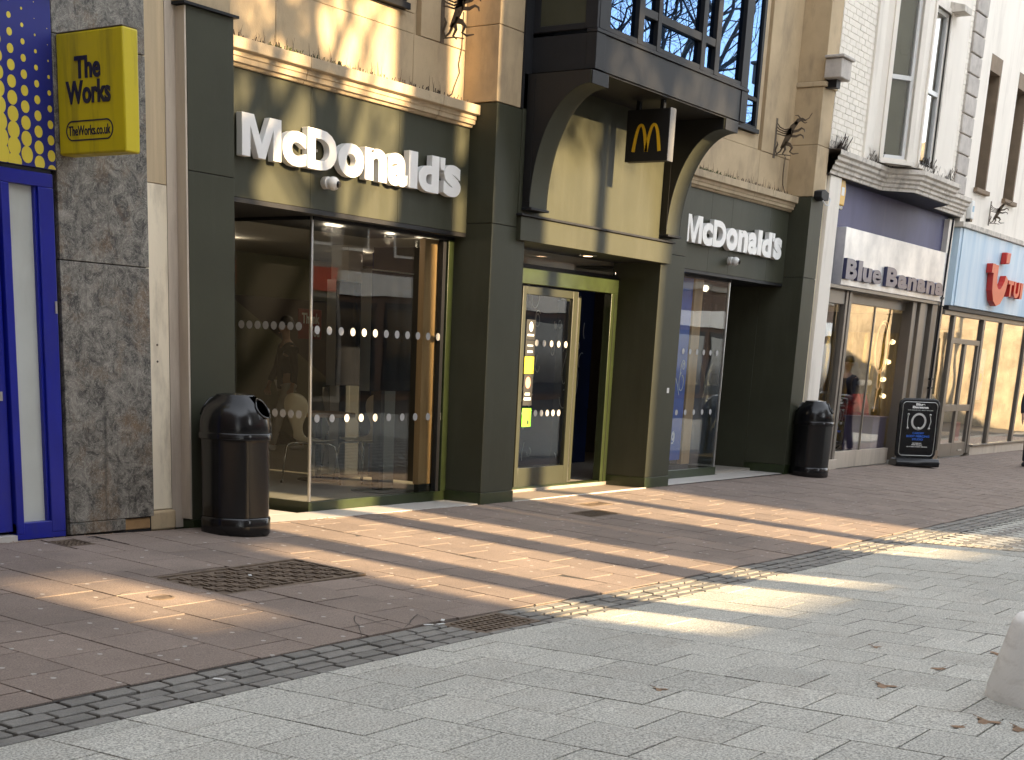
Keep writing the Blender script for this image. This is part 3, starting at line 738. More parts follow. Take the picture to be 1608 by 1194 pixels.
# weeds and roots along the cornice tops
def weeds(parent, x0, x1, y, z, n, hmax, mat, seed):
    rr = random.Random(seed); mb = MB()
    for _ in range(n):
        x = rr.uniform(x0, x1); h = hmax * rr.random()**2 + .008; a = rr.uniform(-.6, .6); w = rr.uniform(.003, .012) ; d = rr.uniform(-.03, .03)
        mb.add([(x-w, y+d, z), (x+w, y+d, z), (x+w*.4+a*h, y+d-.01, z+h), (x-w*.4+a*h, y+d-.006, z+h)], [(0,1,2,3)])
        if rr.random() < .4: mb.lathe([(w*2, 0), (w*1.6, w*1.4), (0, w*2)], (x, y+d, z), 6)
    o = mb.build('weed_growth', mat, parent); o['kind'] = 'stuff'; return o
for (a, b, sd_) in ((8.55, 12.0, 3), (16.2, 19.7, 4)):
    t = thing('cornice_weeds', 'dark dry weeds growing along the ' + ('left' if a < 12 else 'right') + ' restaurant cornice', 'weeds', ((a+b)/2, .3, 3.70))
    o1 = weeds(t, a, b, .31, 3.70, 240, .06, m_deadweed, sd_); o2 = weeds(t, a+.6, a+1.6, .25, 3.70, 90, .04, m_moss, sd_+9)
    # root traces climbing the stone
    mb = MB(); rr = random.Random(sd_+30)
    for _ in range(150):
        x = rr.uniform(a+.05, b-.1); h = rr.uniform(.02, .14)*(.4+rr.random()); s = rr.uniform(-.05, .05)
        mb.tube([(x, WY-.006, 3.70), (x+s*.4, WY-.006, 3.70+h*.5), (x+s, WY-.005, 3.70+h)], [.0022, .0016, .0006], 4)
    o3 = mb.build('dry_root', m_deadweed, t); o3['kind'] = 'stuff'
    rebase(t)

# ================================================================== SIGNS ON THE RESTAURANT
LET = [('M', 8.79, 9.243, 2.862, 3.174), ('c', 9.252, 9.545, 2.854, 3.12), ('D', 9.560, 9.935, 2.862, 3.172), ('o', 9.948, 10.292, 2.852, 3.12),
       ('n', 10.306, 10.612, 2.860, 3.122), ('a', 10.624, 10.912, 2.854, 3.122), ('l', 10.928, 11.058, 2.862, 3.170), ('d', 11.074, 11.385, 2.854, 3.170),
       ("'", 11.402, 11.476, 3.065, 3.170), ('s', 11.462, 11.735, 2.850, 3.125)]
def wordmark(dx, label, k=1.0):
    t = thing('lettering_sign', label, 'sign', (10.26+dx, .3, 2.85), 'white lettering signs over the two shop windows')
    for ch, a, b, z0, z1 in LET:
        a, b, z0, z1 = a*1.0066, b*1.0066, 1.45+(z0-1.45)*1.0066, 1.45+(z1-1.45)*1.0066
        off = .045 if ch not in "'l" else .03
        u0, u1 = 8.79+(a-8.79)*k+dx, 8.79+(b-8.79)*k+dx
        if ch == 'M':
            P_ = [(0,0),(0,1),(.30,1),(.5,.34),(.70,1),(1,1),(1,0),(.79,0),(.79,.70),(.59,0),(.41,0),(.21,.70),(.21,0)]
            MB().prism([(u0+(u1-u0)*p, .282, z0+(z1-z0)*q) for p, q in P_], (0, -.062, 0)).build('letter', m_white, t, .003)
        else: put_text('letter', ch, FRONT(.282), (u0, u1, z0, z1), .062, m_white, t, off, bevel=.003)
        box('stud', m_alu, t, 8.79+((a+b)/2-8.79)*k+dx-.01, 8.79+((a+b)/2-8.79)*k+dx+.01, .282, .30, (z0+z1)/2-.01, (z0+z1)/2+.01)
    rebase(t)
wordmark(0, "large white raised letters in sun on the left fascia")
wordmark(7.68, 'white raised letters in shade on the right fascia', .98)
# blade sign with arches
bs = thing('projecting_sign', 'black square blade sign with yellow arched letter under the bay', 'sign', (14.23, -.45, 3.45))
box('box', m_blackm, bs, 14.168, 14.285, -.695, -.20, 3.452, 3.95, .004)
box('edge_trim', m_trim, bs, 14.166, 14.288, -.703, -.696, 3.45, 3.955)
box('hanger', m_charc, bs, 14.20, 14.25, -.60, -.56, 3.95, 4.04); box('hanger', m_charc, bs, 14.20, 14.25, -.32, -.28, 3.95, 4.04)
fr = LEFTF(14.1675)
mb = MB(); u0, v0 = .245, 3.53
def arch(ua, ub, vb, vt):
    pts = []
    for i in range(25):
        q = -1 + 2*i/24; pts.append((ua+(ub-ua)*(i/24), vb + (vt-vb)*(1-abs(q)**2.3)))
    return pts
A1 = arch(.295, .448, 3.545, 3.80); A2 = arch(.448, .600, 3.545, 3.80)
for A_ in (A1, A2): mb.ribbon(A_, [.019-.006*(1-abs(i-12)/12) for i in range(25)], fr, .006)
mb.build('arched_letter', m_gold, bs); rebase(bs)
# dome cameras under the letters
def dome(x, z, label):
    t = thing('dome_camera', label, 'camera', (x, .30, z), 'security cameras below the lettering')
    MB().tube([(0,0,0), (0,-.05,0)], [.05, .05], 20).build('mount', m_whitew, t, smooth='auto')
    bm = MB(); bm.lathe([(.055*math.cos(a), .055*math.sin(a)) for a in [-math.pi/2+math.pi*i/12 for i in range(13)]], (.012,-.09,-.005), 20); bm.build('ball', m_whitew, t, smooth=True)
    MB().tube([(.02,-.135,-.012), (.024,-.152,-.014)], [.028, .022], 16).build('lens', m_black, t, smooth='auto')
dome(9.93, 2.79, 'small white ball camera below the sunlit letters'); dome(17.96, 2.745, 'small white ball camera below the shaded letters')
# wall camera and cable at the top of the right-hand pier
t = thing('bullet_camera', 'grey wall camera with white cable on top of the right-hand dark pier', 'camera', (20.05, -.05, 3.68))
MB().prism([(-.22,-.06,.02),(-.22,-.06,.10),(-.1,-.06,.13),(.05,-.06,.10),(.05,-.06,.0),(-.1,-.06,-.02)], (0,.12,0)).build('housing', m_charc, t, .008)
MB().tube([(-.18,-.07,-.02),(-.08,-.08,-.07),(.05,-.07,-.06),(.13,-.05,.02),(.15,.04,.15)], .009, 8).build('cable', m_whitew, t, smooth=True)
# timber / stone box high on the pier
t = thing('wall_vent_box', 'weathered grey stone box fixed high on the right-hand pier', 'box', (19.9, -.1, 5.17))
box('body', m_quoin, t, -.16, .2, -.14, .1, 0, .24, .015); box('cap', m_quoin, t, -.19, .23, -.17, .1, .242, .28, .01); box('bracket', m_charc, t, -.05, .08, -.05, .1, -.1, -.003)
# dragons: flat iron silhouettes projecting from the wall, facing along the street
def dragon(x, wall, z, sc, label):
    t = thing('dragon_bracket', label, 'ornament', (x, wall, z), 'iron dragon brackets')
    fr = (Vector((0,0,0)), Vector((0,-1,0)), Vector((0,0,1)), Vector((-1,0,0)))
    S = lambda P: [(a*sc, b*sc) for a, b in P]; W = lambda q: [a*sc*.72 for a in q]
    box('mounting_plate', m_bronze, t, -.03, .03, -.006, .0, -.02, .42*sc+.06)
    mb = MB(); r = lambda P, q: mb.ribbon(S(P), W(q), fr, .012)
    r([(.10,.10),(.16,.19),(.20,.27),(.24,.36),(.30,.42)], [.02,.05,.06,.05,.03])            # body and neck
    r([(.27,.39),(.31,.44),(.37,.45),(.42,.43)], [.03,.035,.025,.012])                        # head
    r([(.34,.46),(.30,.50),(.26,.50)], [.012,.01,.004]); r([(.36,.43),(.41,.40),(.44,.41)], [.012,.008,.004])
    r([(.40,.43),(.46,.46),(.50,.52)], [.006,.006,.003])                                      # tongue
    for i in range(4):
        r([(.23,.34-.02*i),(.13,.33-.025*i),(.05,.37-.03*i),(.015,.42-.045*i)], [.016,.012,.010,.006])  # wing bars
    r([(.24,.30),(.32,.31),(.37,.34),(.41,.32),(.42,.29)], [.025,.022,.016,.012,.005])        # raised claws
    r([(.22,.25),(.30,.24),(.36,.26),(.40,.24),(.41,.21)], [.025,.02,.014,.012,.005])
    r([(.15,.16),(.22,.14),(.26,.10),(.23,.05),(.28,.02),(.36,.025)], [.04,.03,.02,.014,.012,.006])   # hind leg
    r([(.14,.14),(.16,.08),(.13,.03),(.17,.0)], [.03,.02,.013,.006])
    r([(.13,.13),(.09,.06),(.04,.03),(.02,.08),(.045,.15),(.03,.19)], [.02,.013,.012,.012,.015,.003]) # tail
    mb.build('silhouette', m_bronze, t)
    MB().tube([(0,-.02,.02*sc),(.01,-.14*sc,.02*sc),(0,-.25*sc,.0)], .006, 6).build('lower_stay', m_bronze, t)
    return t
dragon(11.66, WY, 4.20, 1.0, 'iron dragon bracket on the cream wall left of the charcoal bay')
dragon(19.25, WY, 4.16, .98, 'iron dragon bracket beside the right-hand stone pier of the restaurant')
dragon(28.05, 0.0, 4.1, .78, 'iron dragon bracket above the pale blue travel shop sign')
# trailing cables
def cable(pts, label, rad=.006):
    o = MB().tube(pts, rad, 6).build('cable', m_bronze, None, smooth=True); tag(o, label, 'cable', 'loose cables on the stonework'); return o
cable([(11.98, WY-.01, 4.5), (11.97, WY-.012, 4.2), (11.93, WY-.01, 4.05), (11.95, WY-.01, 3.98), (11.88, WY-.01, 3.86), (11.84, WY-.01, 3.78), (11.7, WY-.05, 3.72)], 'thin cable hanging on the wall below the left dragon')
cable([(19.62, WY-.01, 4.2), (19.60, WY-.01, 4.0), (19.62, WY-.01, 3.85), (19.7, WY-.03, 3.72)], 'thin cable hanging on the wall below the dragon by the right pier')
cable([(8.56, .2, 3.76), (8.63, .25, 3.80), (8.70, WY-.01, 3.9), (8.72, WY-.01, 4.1)], 'thin dark cable looping above the left dark pier')

# ================================================================== BOOK SHOP (left)
bk = thing('book_shop_building', 'shop with royal blue door, dotted fascia and marbled dark stone pier', 'building', (4.5, .3, .08))
fb = box('fascia_board', m_bluefas, bk, 1.0, 6.83, .0, .10, 2.515, 3.56, .003)
box('fascia_top_trim', m_yelprint, bk, 1.0, 6.84, -.03, .1, 3.562, 3.62)
mb = MB(); i = 0
for ci in range(0, 22):
    for rj in range(-14, 26):
        X = 6.795 - .1*ci; Z = 2.60 + .04*ci + .096*rj
        if not (2.50 < Z < 3.57): continue
        r_ = -.0094 + .072*(6.83-X) + .047*(3.45-Z)
        r_ = min(r_, .066)
        if r_ < .0022: r_ = .003 if r_ > -.006 else 0
        if r_ == 0: continue
        y = -.0015 - i*4e-5; i = (i+1) % 40
        n = 18; pts = [(X + r_*.95*math.cos(2*math.pi*k/n), y, min(max(Z + r_*1.08*math.sin(2*math.pi*k/n), 2.518), 3.555)) for k in range(n)]
        pts = [(min(p[0], 6.828), p[1], p[2]) for p in pts]
        mb.prism(pts, (0, .001, 0))
o = mb.build('printed_dot', m_yelprint, fb); o['kind'] = 'stuff'
box('fascia_shadow_gap', m_blackm, bk, 1.0, 6.80, .02, .1, 2.49, 2.513)
# blue frame, frosted side panel and door
fw = MB().box(6.675, 6.80, .0, .10, .12, 2.40).box(6.375, 6.44, .0, .10, .12, 2.40).box(5.2, 6.80, .002, .10, 2.40, 2.488).box(6.375, 6.80, .002, .10, .08, .20).build('shop_frame', m_blue, bk, .006)
box('frosted_panel', m_frost, fw, 6.44, 6.675, .045, .06, .20, 2.40)
box('inner_bead', m_blue, fw, 6.652, 6.676, .02, .06, .20, 2.40, .003)
box('edge_post', m_blackm, fw, 6.80, 6.832, .03, .10, .05, 2.49)
db = MB().box(6.20, 6.365, .03, .09, .14, 2.40).box(5.3, 6.20, .03, .09, 2.2, 2.40).box(5.3, 6.20, .03, .09, .14, .5).box(5.3, 5.45, .03, .09, .5, 2.2).build('shop_door', m_blue, bk, .006)
box('door_panel', m_blue, db, 5.45, 6.20, .05, .07, .5, 2.2)
box('panel_bead', m_blue, db, 6.185, 6.215, .018, .05, .45, 1.72, .004)
box('lock_plate', m_alu, db, 6.30, 6.325, .022, .03, 1.02, 1.08); box('lock_plate', m_alu, fw, 6.775, 6.792, -.006, .0, 1.60, 1.68)
box('door_threshold', m_tile, db, 5.2, 6.36, -.02, .1, .07, .12)
# marbled stone pier: slabs
box('pier_core', m_blackm, bk, 6.84, 7.64, .03, .5, .0, 5.5)
for z0, z1, a, b in ((.17, 1.95, 6.835, 7.645), (.085, .166, 6.836, 7.36), (1.956, 3.35, 6.835, 7.645), (3.356, 5.5, 6.835, 7.645)):
    box('stone_slab', m_marble, bk, a, b, 0.0 + random.uniform(0, .004), .06, z0, z1, .004)
box('exposed_brick', m_woodbox, bk, 7.37, 7.63, .025, .08, .075, .16, .01)
# cream boarded pilaster with plywood patch
MB().box(7.655, 7.925, .10, .5, .20, 2.545).build('boarding', m_beige, bk, .004)
MB().box(7.655, 7.925, .10, .5, 2.549, 4.2).build('boarding', m_ply, bk, .004)
box('base_stone', m_stone, bk, 7.65, 7.95, .075, .5, .04, .195, .02)
MB().box(7.93, 8.047, .10, .5, .05, 5.5).build('return_face', m_mauve, bk)
box('side_return', m_mauve, bk, 8.03, 8.048, .004, .12, .12, 3.75)
for z in (2.50, 2.60, 1.3, 1.42): MB().tube([(7.69 if z > 2 else 7.80, .098, z), (7.69 if z > 2 else 7.80, .094, z)], .008, 8).build('screw_head', m_bronze, bk)
box('rear_mass', m_inwall, bk, -9.4, 7.7, .5, 7.0, 0, 11.0); box('upper_wall', m_rendopp, bk, -9.4, 6.83, .06, .5, 3.62, 11.0)
rebase(bk)
# yellow projecting sign
ys = thing('projecting_sign', 'yellow box sign with dark blue lettering projecting from the marbled pier', 'sign', (6.93, -.32, 2.61))
box('case', m_yellow, ys, 6.86, 6.99, -.645, -.004, 2.612, 3.348, .012)
box('wall_plate', m_charc, ys, 6.90, 6.95, -.004, .01, 2.8, 3.2)
box('top_trim', m_bronze, ys, 6.862, 6.988, -.64, -.01, 3.349, 3.354)
fr = LEFTF(6.8595)
put_text('lettering', 'The', fr, (.185, .43, 3.065, 3.20), .006, m_navy, ys, .028)
put_text('lettering', 'Works', fr, (.095, .52, 2.915, 3.055), .006, m_navy, ys, .028)
put_text('lettering', 'TheWorks.co.uk', fr, (.105, .51, 2.725, 2.785), .003, m_navy, ys, .012)
mb = MB(); pts = []
for k in range(41):
    a = 2*math.pi*k/40; cx = .308 + (.165 if math.cos(a) > 0 else -.165); pts.append((cx + .058*math.cos(a), 2.755 + .058*math.sin(a)))
mb.ribbon(pts, .0045, fr, .004); mb.build('lozenge_outline', m_navy, ys); rebase(ys)

# ================================================================== CLOTHING SHOP (right)
cs = thing('clothing_shop_building', 'white painted brick building with indigo shopfront and canted bay window', 'building', (23.3, .3, -.02))
box('edge_strip', m_beige, cs, 20.205, 20.36, .05, .5, -.05, 4.06)
box('pilaster', m_whitep, cs, 20.37, 20.79, .0, .5, -.05, 4.05, .006)
box('fascia_board', m_indigo, cs, 20.80, 26.2, .15, .25, 2.62, 4.07)
box('right_pilaster', m_whitep, cs, 26.02, 26.30, .06, .5, 2.6, 4.0, .005)
# canted cornice
plan = [(20.25, .0), (22.35, .0), (22.76, -.38), (24.42, -.38), (24.85, .0), (26.4, .0)]
nrm = [(0,-1), (-.38,-.92), (-.4,-1.0), (.4,-1.0), (.38,-.92), (0,-1)]
lay_ = [(.0, 4.06), (.03, 4.06), (.03, 4.10), (.055, 4.115), (.055, 4.155), (.085, 4.175), (.085, 4.21), (.12, 4.235), (.12, 4.275), (.155, 4.30), (.155, 4.36), (.0, 4.375)]
mb = MB(); vs = []
for o_, z in lay_: vs += [(p[0]+n_[0]*o_, p[1]+n_[1]*o_, z) for p, n_ in zip(plan, nrm)]
n = len(plan); fs = [(j*n+i, j*n+i+1, (j+1)*n+i+1, (j+1)*n+i) for j in range(len(lay_)-1) for i in range(n-1)]
cc = mb.add(vs, fs).build('cornice', m_cornw, cs)
mb = MB(); mb.prism([(x, y, 4.05) for x, y in plan] + [(26.4, .4, 4.05), (20.25, .4, 4.05)], (0,0,.012)).build('bay_soffit', m_charc, cc)
mb = MB().prism([(x, y-.02, 4.374) for x, y in plan] + [(26.4, .3, 4.374), (20.25, .3, 4.374)], (0,0,.02)); mb.build('lead_top', m_quoin, cc)
# brick wall left of the bay (real courses)
mb = MB(); z = 4.40; r_ = 0
while z < 8.4:
    x = 20.22 - (.11 if r_ % 2 else 0)
    while x < 21.45:
        a, b = max(x, 20.21), min(x+.215, 21.45)
        if b-a > .02: mb.box(a+.003, b-.003, .0+random.uniform(0,.004), .05, z+.003, z+.072)
        x += .22
    z += .078; r_ += 1
o = mb.build('painted_brick', m_brickw, cs); o['kind'] = 'stuff'
box('brick_backing', m_brickw, cs, 20.21, 26.3, .012, .4, 4.38, 8.4)
box('smooth_pier', m_whitep, cs, 21.45, 21.78, -.03, .3, 4.38, 8.4, .005)
mb = MB(); z = 4.40; r_ = 0
while z < 8.4:
    x = 25.05 - (.11 if r_ % 2 else 0)
    while x < 25.74:
        a, b = max(x, 25.05), min(x+.215, 25.74)
        if b-a > .02: mb.box(a+.003, b-.003, .0+random.uniform(0,.004), .05, z+.003, z+.072)
        x += .22
    z += .078; r_ += 1
o = mb.build('painted_brick', m_brickw, cs); o['kind'] = 'stuff'
# canted bay walls with windows
def panel_frame(name, p0, p1, z0, z1, a, b, wz0, wz1, mat, parent):
    # wall panel between plan points with a window opening from a..b (fraction)
    P0, P1 = Vector((p0[0], p0[1], 0)), Vector((p1[0], p1[1], 0)); d = P1-P0; L_ = d.length; u = d/L_; nn = Vector((u.y, -u.x, 0))
    if nn.y > 0: nn = -nn
    def bx(m, s0, s1, zz0, zz1, off, th):
        c = [P0+u*s0+nn*off, P0+u*s1+nn*off, P0+u*s1+nn*(off-th), P0+u*s0+nn*(off-th)]
        m.add([(q.x,q.y,zz0) for q in c]+[(q.x,q.y,zz1) for q in c], [(0,3,2,1),(4,5,6,7),(0,1,5,4),(1,2,6,5),(2,3,7,6),(3,0,4,7)])
    s0, s1 = a*L_, b*L_
    m_ = MB(); bx(m_, 0, s0, z0, z1, 0, .15); bx(m_, s1, L_, z0, z1, 0, .15); bx(m_, s0, s1, z0, wz0, 0, .15); bx(m_, s0, s1, wz1, z1, 0, .15)
    w_ = m_.build(name, mat, parent)
    m_ = MB(); bx(m_, s0-.07, s0, wz0-.03, wz1+.06, .025, .05); bx(m_, s1, s1+.07, wz0-.03, wz1+.06, .025, .05); bx(m_, s0, s1, wz1, wz1+.06, .025, .05); bx(m_, s0-.1, s1+.1, wz0-.08, wz0-.03, .06, .1); m_.build('moulded_surround', m_whitep, w_)
    f_ = MB(); t_ = .05; zm = (wz0*.52+wz1*.48)
    bx(f_, s0, s0+t_, wz0, wz1, -.04, .05); bx(f_, s1-t_, s1, wz0, wz1, -.04, .05); bx(f_, s0+t_, s1-t_, wz0, wz0+t_, -.04, .05); bx(f_, s0+t_, s1-t_, wz1-t_, wz1, -.04, .05); bx(f_, s0+t_, s1-t_, zm-.03, zm+.03, -.035, .05)
    f_.build('sash_frame', m_whitew, w_)
    g_ = MB(); bx(g_, s0+t_, s1-t_, wz0+t_, wz1-t_, -.065, .006); g_.build('pane', m_glassr, w_)
    c_ = MB(); bx(c_, s0+t_, s1-t_, wz0, wz1, -.11, .01); c_.build('blind', m_inwall2 if a < .3 else m_charc, w_)
    return w_
panel_frame('bay_wall', (21.78, .0), (22.42, -.40), 4.39, 8.4, .28, .86, 4.47, 6.75, m_whitep, cs)
panel_frame('bay_wall', (22.42, -.40), (24.35, -.40), 4.39, 8.4, .15, .50, 4.47, 6.6, m_whitep, cs)
panel_frame('bay_wall', (24.35, -.40), (25.03, .0), 4.39, 8.4, .2, .8, 4.47, 6.6, m_whitep, cs)
MB().prism([(23.3,-.62,6.62),(23.3,-.62,6.70),(23.3,-.4,6.76),(23.3,-.4,6.62)], (.35,0,0)).build('hood_moulding', m_cornw, cs)
for k in range(10):
    z = 4.40 + .305*k; box('quoin', m_quoin, cs, 25.75, 26.36, -.035+random.uniform(-.004,.004), .3, z+.012, z+.295, .012)
box('wall_core', m_whitep, cs, 20.21, 26.3, .32, .5, 3.9, 4.45)
# silver sign box
sb_ = box('sign_box', m_silver, cs, 21.17, 26.015, .0, .148, 2.65, 3.445, .006)
box('under_lip', m_frameg, cs, 20.80, 26.0, .02, .25, 2.60, 2.647)
# shop front: glazing bars, plinth, glass
sf = box('shop_front', m_frameg, cs, 20.80, 26.0, .2, .26, 2.585, 2.6)
for q in ((20.80, 20.86, .16, .24, -.04, 2.6), (21.78, 21.86, .12, .22, .12, 2.6), (21.92, 22.02, .12, .24, .1, 2.6), (20.80, 22.02, .14, .24, 2.40, 2.6), (24.86, 25.05, .12, .3, .0, 2.6), (25.12, 25.40, .08, .3, .0, 2.6), (25.46, 25.62, .12, .3, .0, 2.6), (25.7, 25.98, .06, .3, .0, 2.6), (26.05, 26.16, .03, .25, .0, 2.58)): box('frame_post', m_frameg, sf, *q, .006)
box('plinth', m_mauve, sf, 20.80, 22.05, .08, .26, -.06, .11, .006); box('stall_riser', m_mauve, sf, 22.06, 24.86, .25, .34, -.06, .20, .006)
box('pane', m_glassr, sf, 20.86, 21.78, .185, .195, .11, 2.4); box('pane', m_glassr, sf, 22.02, 23.52, .29, .30, .2, 2.45); box('pane', m_glassr, sf, 23.54, 24.86, .29, .30, .2, 2.45)
box('glazing_bar', m_frameg, sf, 23.51, 23.55, .28, .31, .2, 2.46); box('head_frame', m_frameg, sf, 22.02, 24.86, .25, .33, 2.45, 2.6)
MB().tube([(25.90, .0, .0), (25.93, -.005, 2.6), (25.95, -.02, 4.0)], .018, 8).build('downpipe', m_charc, cs)
for q in (1.2, 1.35, 2.7): box('pipe_clip', m_charc, cs, 25.86, 26.0, -.02, .03, q, q+.03)
# display interior
box('shop_floor', m_floor, cs, 20.8, 26.2, .3, 4.0, .08, .14); box('shop_ceiling', m_beige, cs, 20.8, 26.2, .3, 4.0, 2.46, 2.5); box('shop_rear', m_beige, cs, 20.8, 26.2, 3.9, 4.0, .1, 2.5)
box('shop_side', m_inwall2, cs, 26.2, 26.3, .3, 4.0, .0, 2.6); box('shop_side', m_inwall, cs, 20.72, 20.79, .5, 4.0, .0, 2.6)
mb = MB(); k = 60
pts = [(26.06 + .03*math.sin(i*1.9) + .02*math.sin(i*.7), .5 + 2.6*i/k) for i in range(k+1)]
mb.add([(x, y, .2) for x, y in pts]+[(x, y, 2.12) for x, y in pts], [(i, i+1, k+2+i, k+1+i) for i in range(k)]); o = mb.build('foil_curtain', m_goldfoil, cs)
box('display_panel', m_poster, cs, 20.9, 21.7, .9, .95, .2, 1.2); box('rear_upper', m_inwall, cs, 20.4, 26.3, 4.1, 7.0, 0, 7.2)
rebase(cs)
lt = thing('lettering_sign', 'dark indigo raised letters on the polished silver sign box', 'sign', (23.5, -.03, 2.72))
for s_, a, b in (('Blue', 21.17, 22.70), ('Banana', 22.90, 25.80)):
    n_ = len(s_); ws = {'l': .5, 'B': 1.15}; tot = sum(ws.get(c, 1) for c in s_); x = a
    for c in s_:
        w = (b-a)*ws.get(c, 1)/tot; hi = 3.02 if c in 'Bl' else 2.94
        put_text('letter', c, FRONT(-.002), (x+.015, x+w-.02, 2.735, hi), .055, m_letblue, lt, .05 if c != 'e' else .03); x += w
rebase(lt)
# weeds and rubbish on the canted cornice
t = thing('cornice_weeds', 'brown dead plants heaped on the white canted cornice', 'weeds', (23, -.1, 4.39))
mb = MB(); rr = random.Random(8)
for cx, cy, nn_, rad in ((20.55, -.05, 110, .3), (23.1, -.42, 190, .5), (24.2, -.38, 80, .35), (25.2, -.02, 110, .3), (22.0, -.08, 80, .4)):
    for _ in range(nn_):
        x = cx+rr.gauss(0, rad*.5); y = cy+rr.uniform(-.05,.08); h = rr.random()**2*.2+.03; w = rr.uniform(.012,.035); a = rr.uniform(-1,1)
        mb.add([(x-w,y,4.385),(x+w,y+.01,4.385),(x+a*h+w*.3,y,4.385+h),(x+a*h-w*.3,y-.01,4.385+h*.9)], [(0,1,2,3)])
o = mb.build('dead_growth', m_deadweed, t); o['kind'] = 'stuff'; rebase(t)
# alarm boxes
def alarm(x, y, z, m1, m2, label, s=1.0):
    t = thing('alarm_box', label, 'alarm box', (x, y, z))
    MB().prism([(-.09*s,0,.05*s),(-.115*s,0,.24*s),(-.06*s,0,.36*s),(.06*s,0,.36*s),(.115*s,0,.24*s),(.09*s,0,.05*s)], (0,-.09,0)).build('cover', m1, t, .015)
    box('base', m_black, t, -.07*s, .07*s, -.08, 0, .0, .05*s, .006)
    box('panel', m2, t, -.05*s, .05*s, -.0925, -.0905, .17*s, .27*s)
alarm(21.0, .14, 3.66, m_alarm, m_whitew, 'amber alarm box with white panel on the indigo board', 1.1)
alarm(26.75, -.0, 4.02, m_whitew, m_poster, 'white alarm box on the pale wall above the travel shop sign', .95)

# ================================================================== TRAVEL SHOP (far right)
ts = thing('travel_shop_building', 'pale rendered building with brown window reveals and pale blue shop sign', 'building', (31, .3, -.05))
wx = [(26.95, 27.62), (28.72, 29.42), (30.5, 31.2), (32.3, 33.0), (34.1, 34.8)]
xs = 26.37
for a, b in wx:
    box('wall', m_whitep, ts, xs, a, .0, .4, 4.0, 11); xs = b
    box('wall', m_whitep, ts, a, b, .0, .4, 4.0, 4.60); box('wall', m_whitep, ts, a, b, .0, .4, 6.73, 11)
    w = MB().box(a, b, -.004, .3, 6.47, 6.73).box(b-.07, b, -.003, .3, 4.60, 6.47).build('window', m_brown, ts)
    box('sill', m_brown, w, a-.05, b+.05, -.07, .2, 4.53, 4.60, .006)
    box('sash_frame', m_charc, w, a, b-.07, .22, .26, 5.40, 5.46); box('sash_frame', m_charc, w, b-.12, b-.07, .22, .26, 4.6, 6.47); box('sash_frame', m_charc, w, a, a+.05, .22, .26, 4.6, 6.47)
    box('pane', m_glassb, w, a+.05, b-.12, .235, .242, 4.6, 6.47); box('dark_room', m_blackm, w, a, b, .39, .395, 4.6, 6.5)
box('wall', m_whitep, ts, xs, 45, .0, .4, 4.0, 11)
box('roof_slab', m_whitep, ts, 26.37, 45, .4, 6, 10.8, 11)
tsn = box('sign_box', m_tuib, ts, 26.56, 45, -.04, .1, 2.625, 3.905, .006)
box('sign_side', m_tuib, ts, 26.42, 26.55, -.02, .1, 2.625, 3.90)
box('sign_cap', m_cornw, ts, 26.35, 45, -.08, .2, 3.91, 3.995, .01)
box('sign_gap', m_blackm, ts, 26.4, 45, -.0, .2, 2.55, 2.62)
for a, b in ((26.98, 27.10), (28.84, 28.97), (30.10, 30.24), (31.98, 32.10), (34.0, 34.12), (36, 36.12)): box('frame_post', m_frameg, ts, a, b, .06, .16, .0, 2.468, .006)
box('head_rail', m_frameg, ts, 26.4, 37, .06, .16, 2.47, 2.55, .006)
box('pane', m_glassr, ts, 26.4, 26.98, .10, .11, .12, 2.47); box('plinth', m_brown, ts, 26.4, 27.0, .04, .18, -.06, .11); box('plinth', m_mauve, ts, 28.97, 37, .03, .2, -.08, .13, .006); box('sill', m_frameg, ts, 28.97, 37, -.01, .18, .132, .16, .004)
for a, b in ((28.97, 30.10), (30.24, 31.98), (32.10, 34.0), (34.12, 36)): box('pane', m_glassr, ts, a, b, .10, .11, .16, 2.47)
dd = MB().box(27.10, 27.20, .08, .15, .0, 2.0).box(28.74, 28.84, .08, .15, .0, 2.0).box(27.90, 28.04, .08, .15, .0, 2.0).box(27.10, 28.84, .075, .155, 2.0, 2.09).box(27.2, 28.74, .082, .148, .80, .92).box(27.2, 28.74, .082, .148, -.03, .22).build('shop_door', m_frameg, ts, .005)
box('pane', m_glassr, dd, 27.2, 28.74, .11, .118, .22, 2.0); box('transom_pane', m_glassr, dd, 27.1, 28.84, .11, .118, 2.09, 2.47)
box('letter_plate', m_alu, dd, 28.3, 28.55, .07, .08, .06, .09)
box('poster', m_poster, ts, 29.05, 29.55, .13, .14, 1.0, 1.95); box('poster', m_red2, ts, 29.1, 29.75, .13, .14, .72, .93); box('poster', m_red2, ts, 30.3, 30.7, .13, .14, .72, .93); box('poster', m_red2, ts, 30.85, 31.4, .13, .14, .72, .93)
box('poster', m_red2, ts, 28.2, 28.45, .125, .13, .25, .6); box('poster', m_yelsq, ts, 29.3, 29.42, .125, .129, 1.35, 1.5); box('poster', m_red2, ts, 30.2, 30.35, .13, .14, .22, .6)
box('shop_floor', m_floor, ts, 26.4, 40, .2, 5, -.02, .05); box('shop_rear', m_inwall, ts, 26.4, 40, 4.9, 5, 0, 2.6); box('shop_ceiling', m_ceil, ts, 26.4, 40, .2, 5, 2.56, 2.6); box('end_wall', m_inwall2, ts, 38.0, 38.2, .2, 5, 0, 4); box('party_wall', m_inwall, ts, 26.31, 26.39, .2, 5, 0, 4)
rebase(ts)
t = thing('logo_sign', 'red smile shaped emblem and letters on the pale blue sign', 'sign', (29.2, -.05, 2.8))
fr = (Vector((0,-.10,0)), Vector((1,0,0)), Vector((0,0,1)), Vector((0,-1,0)))
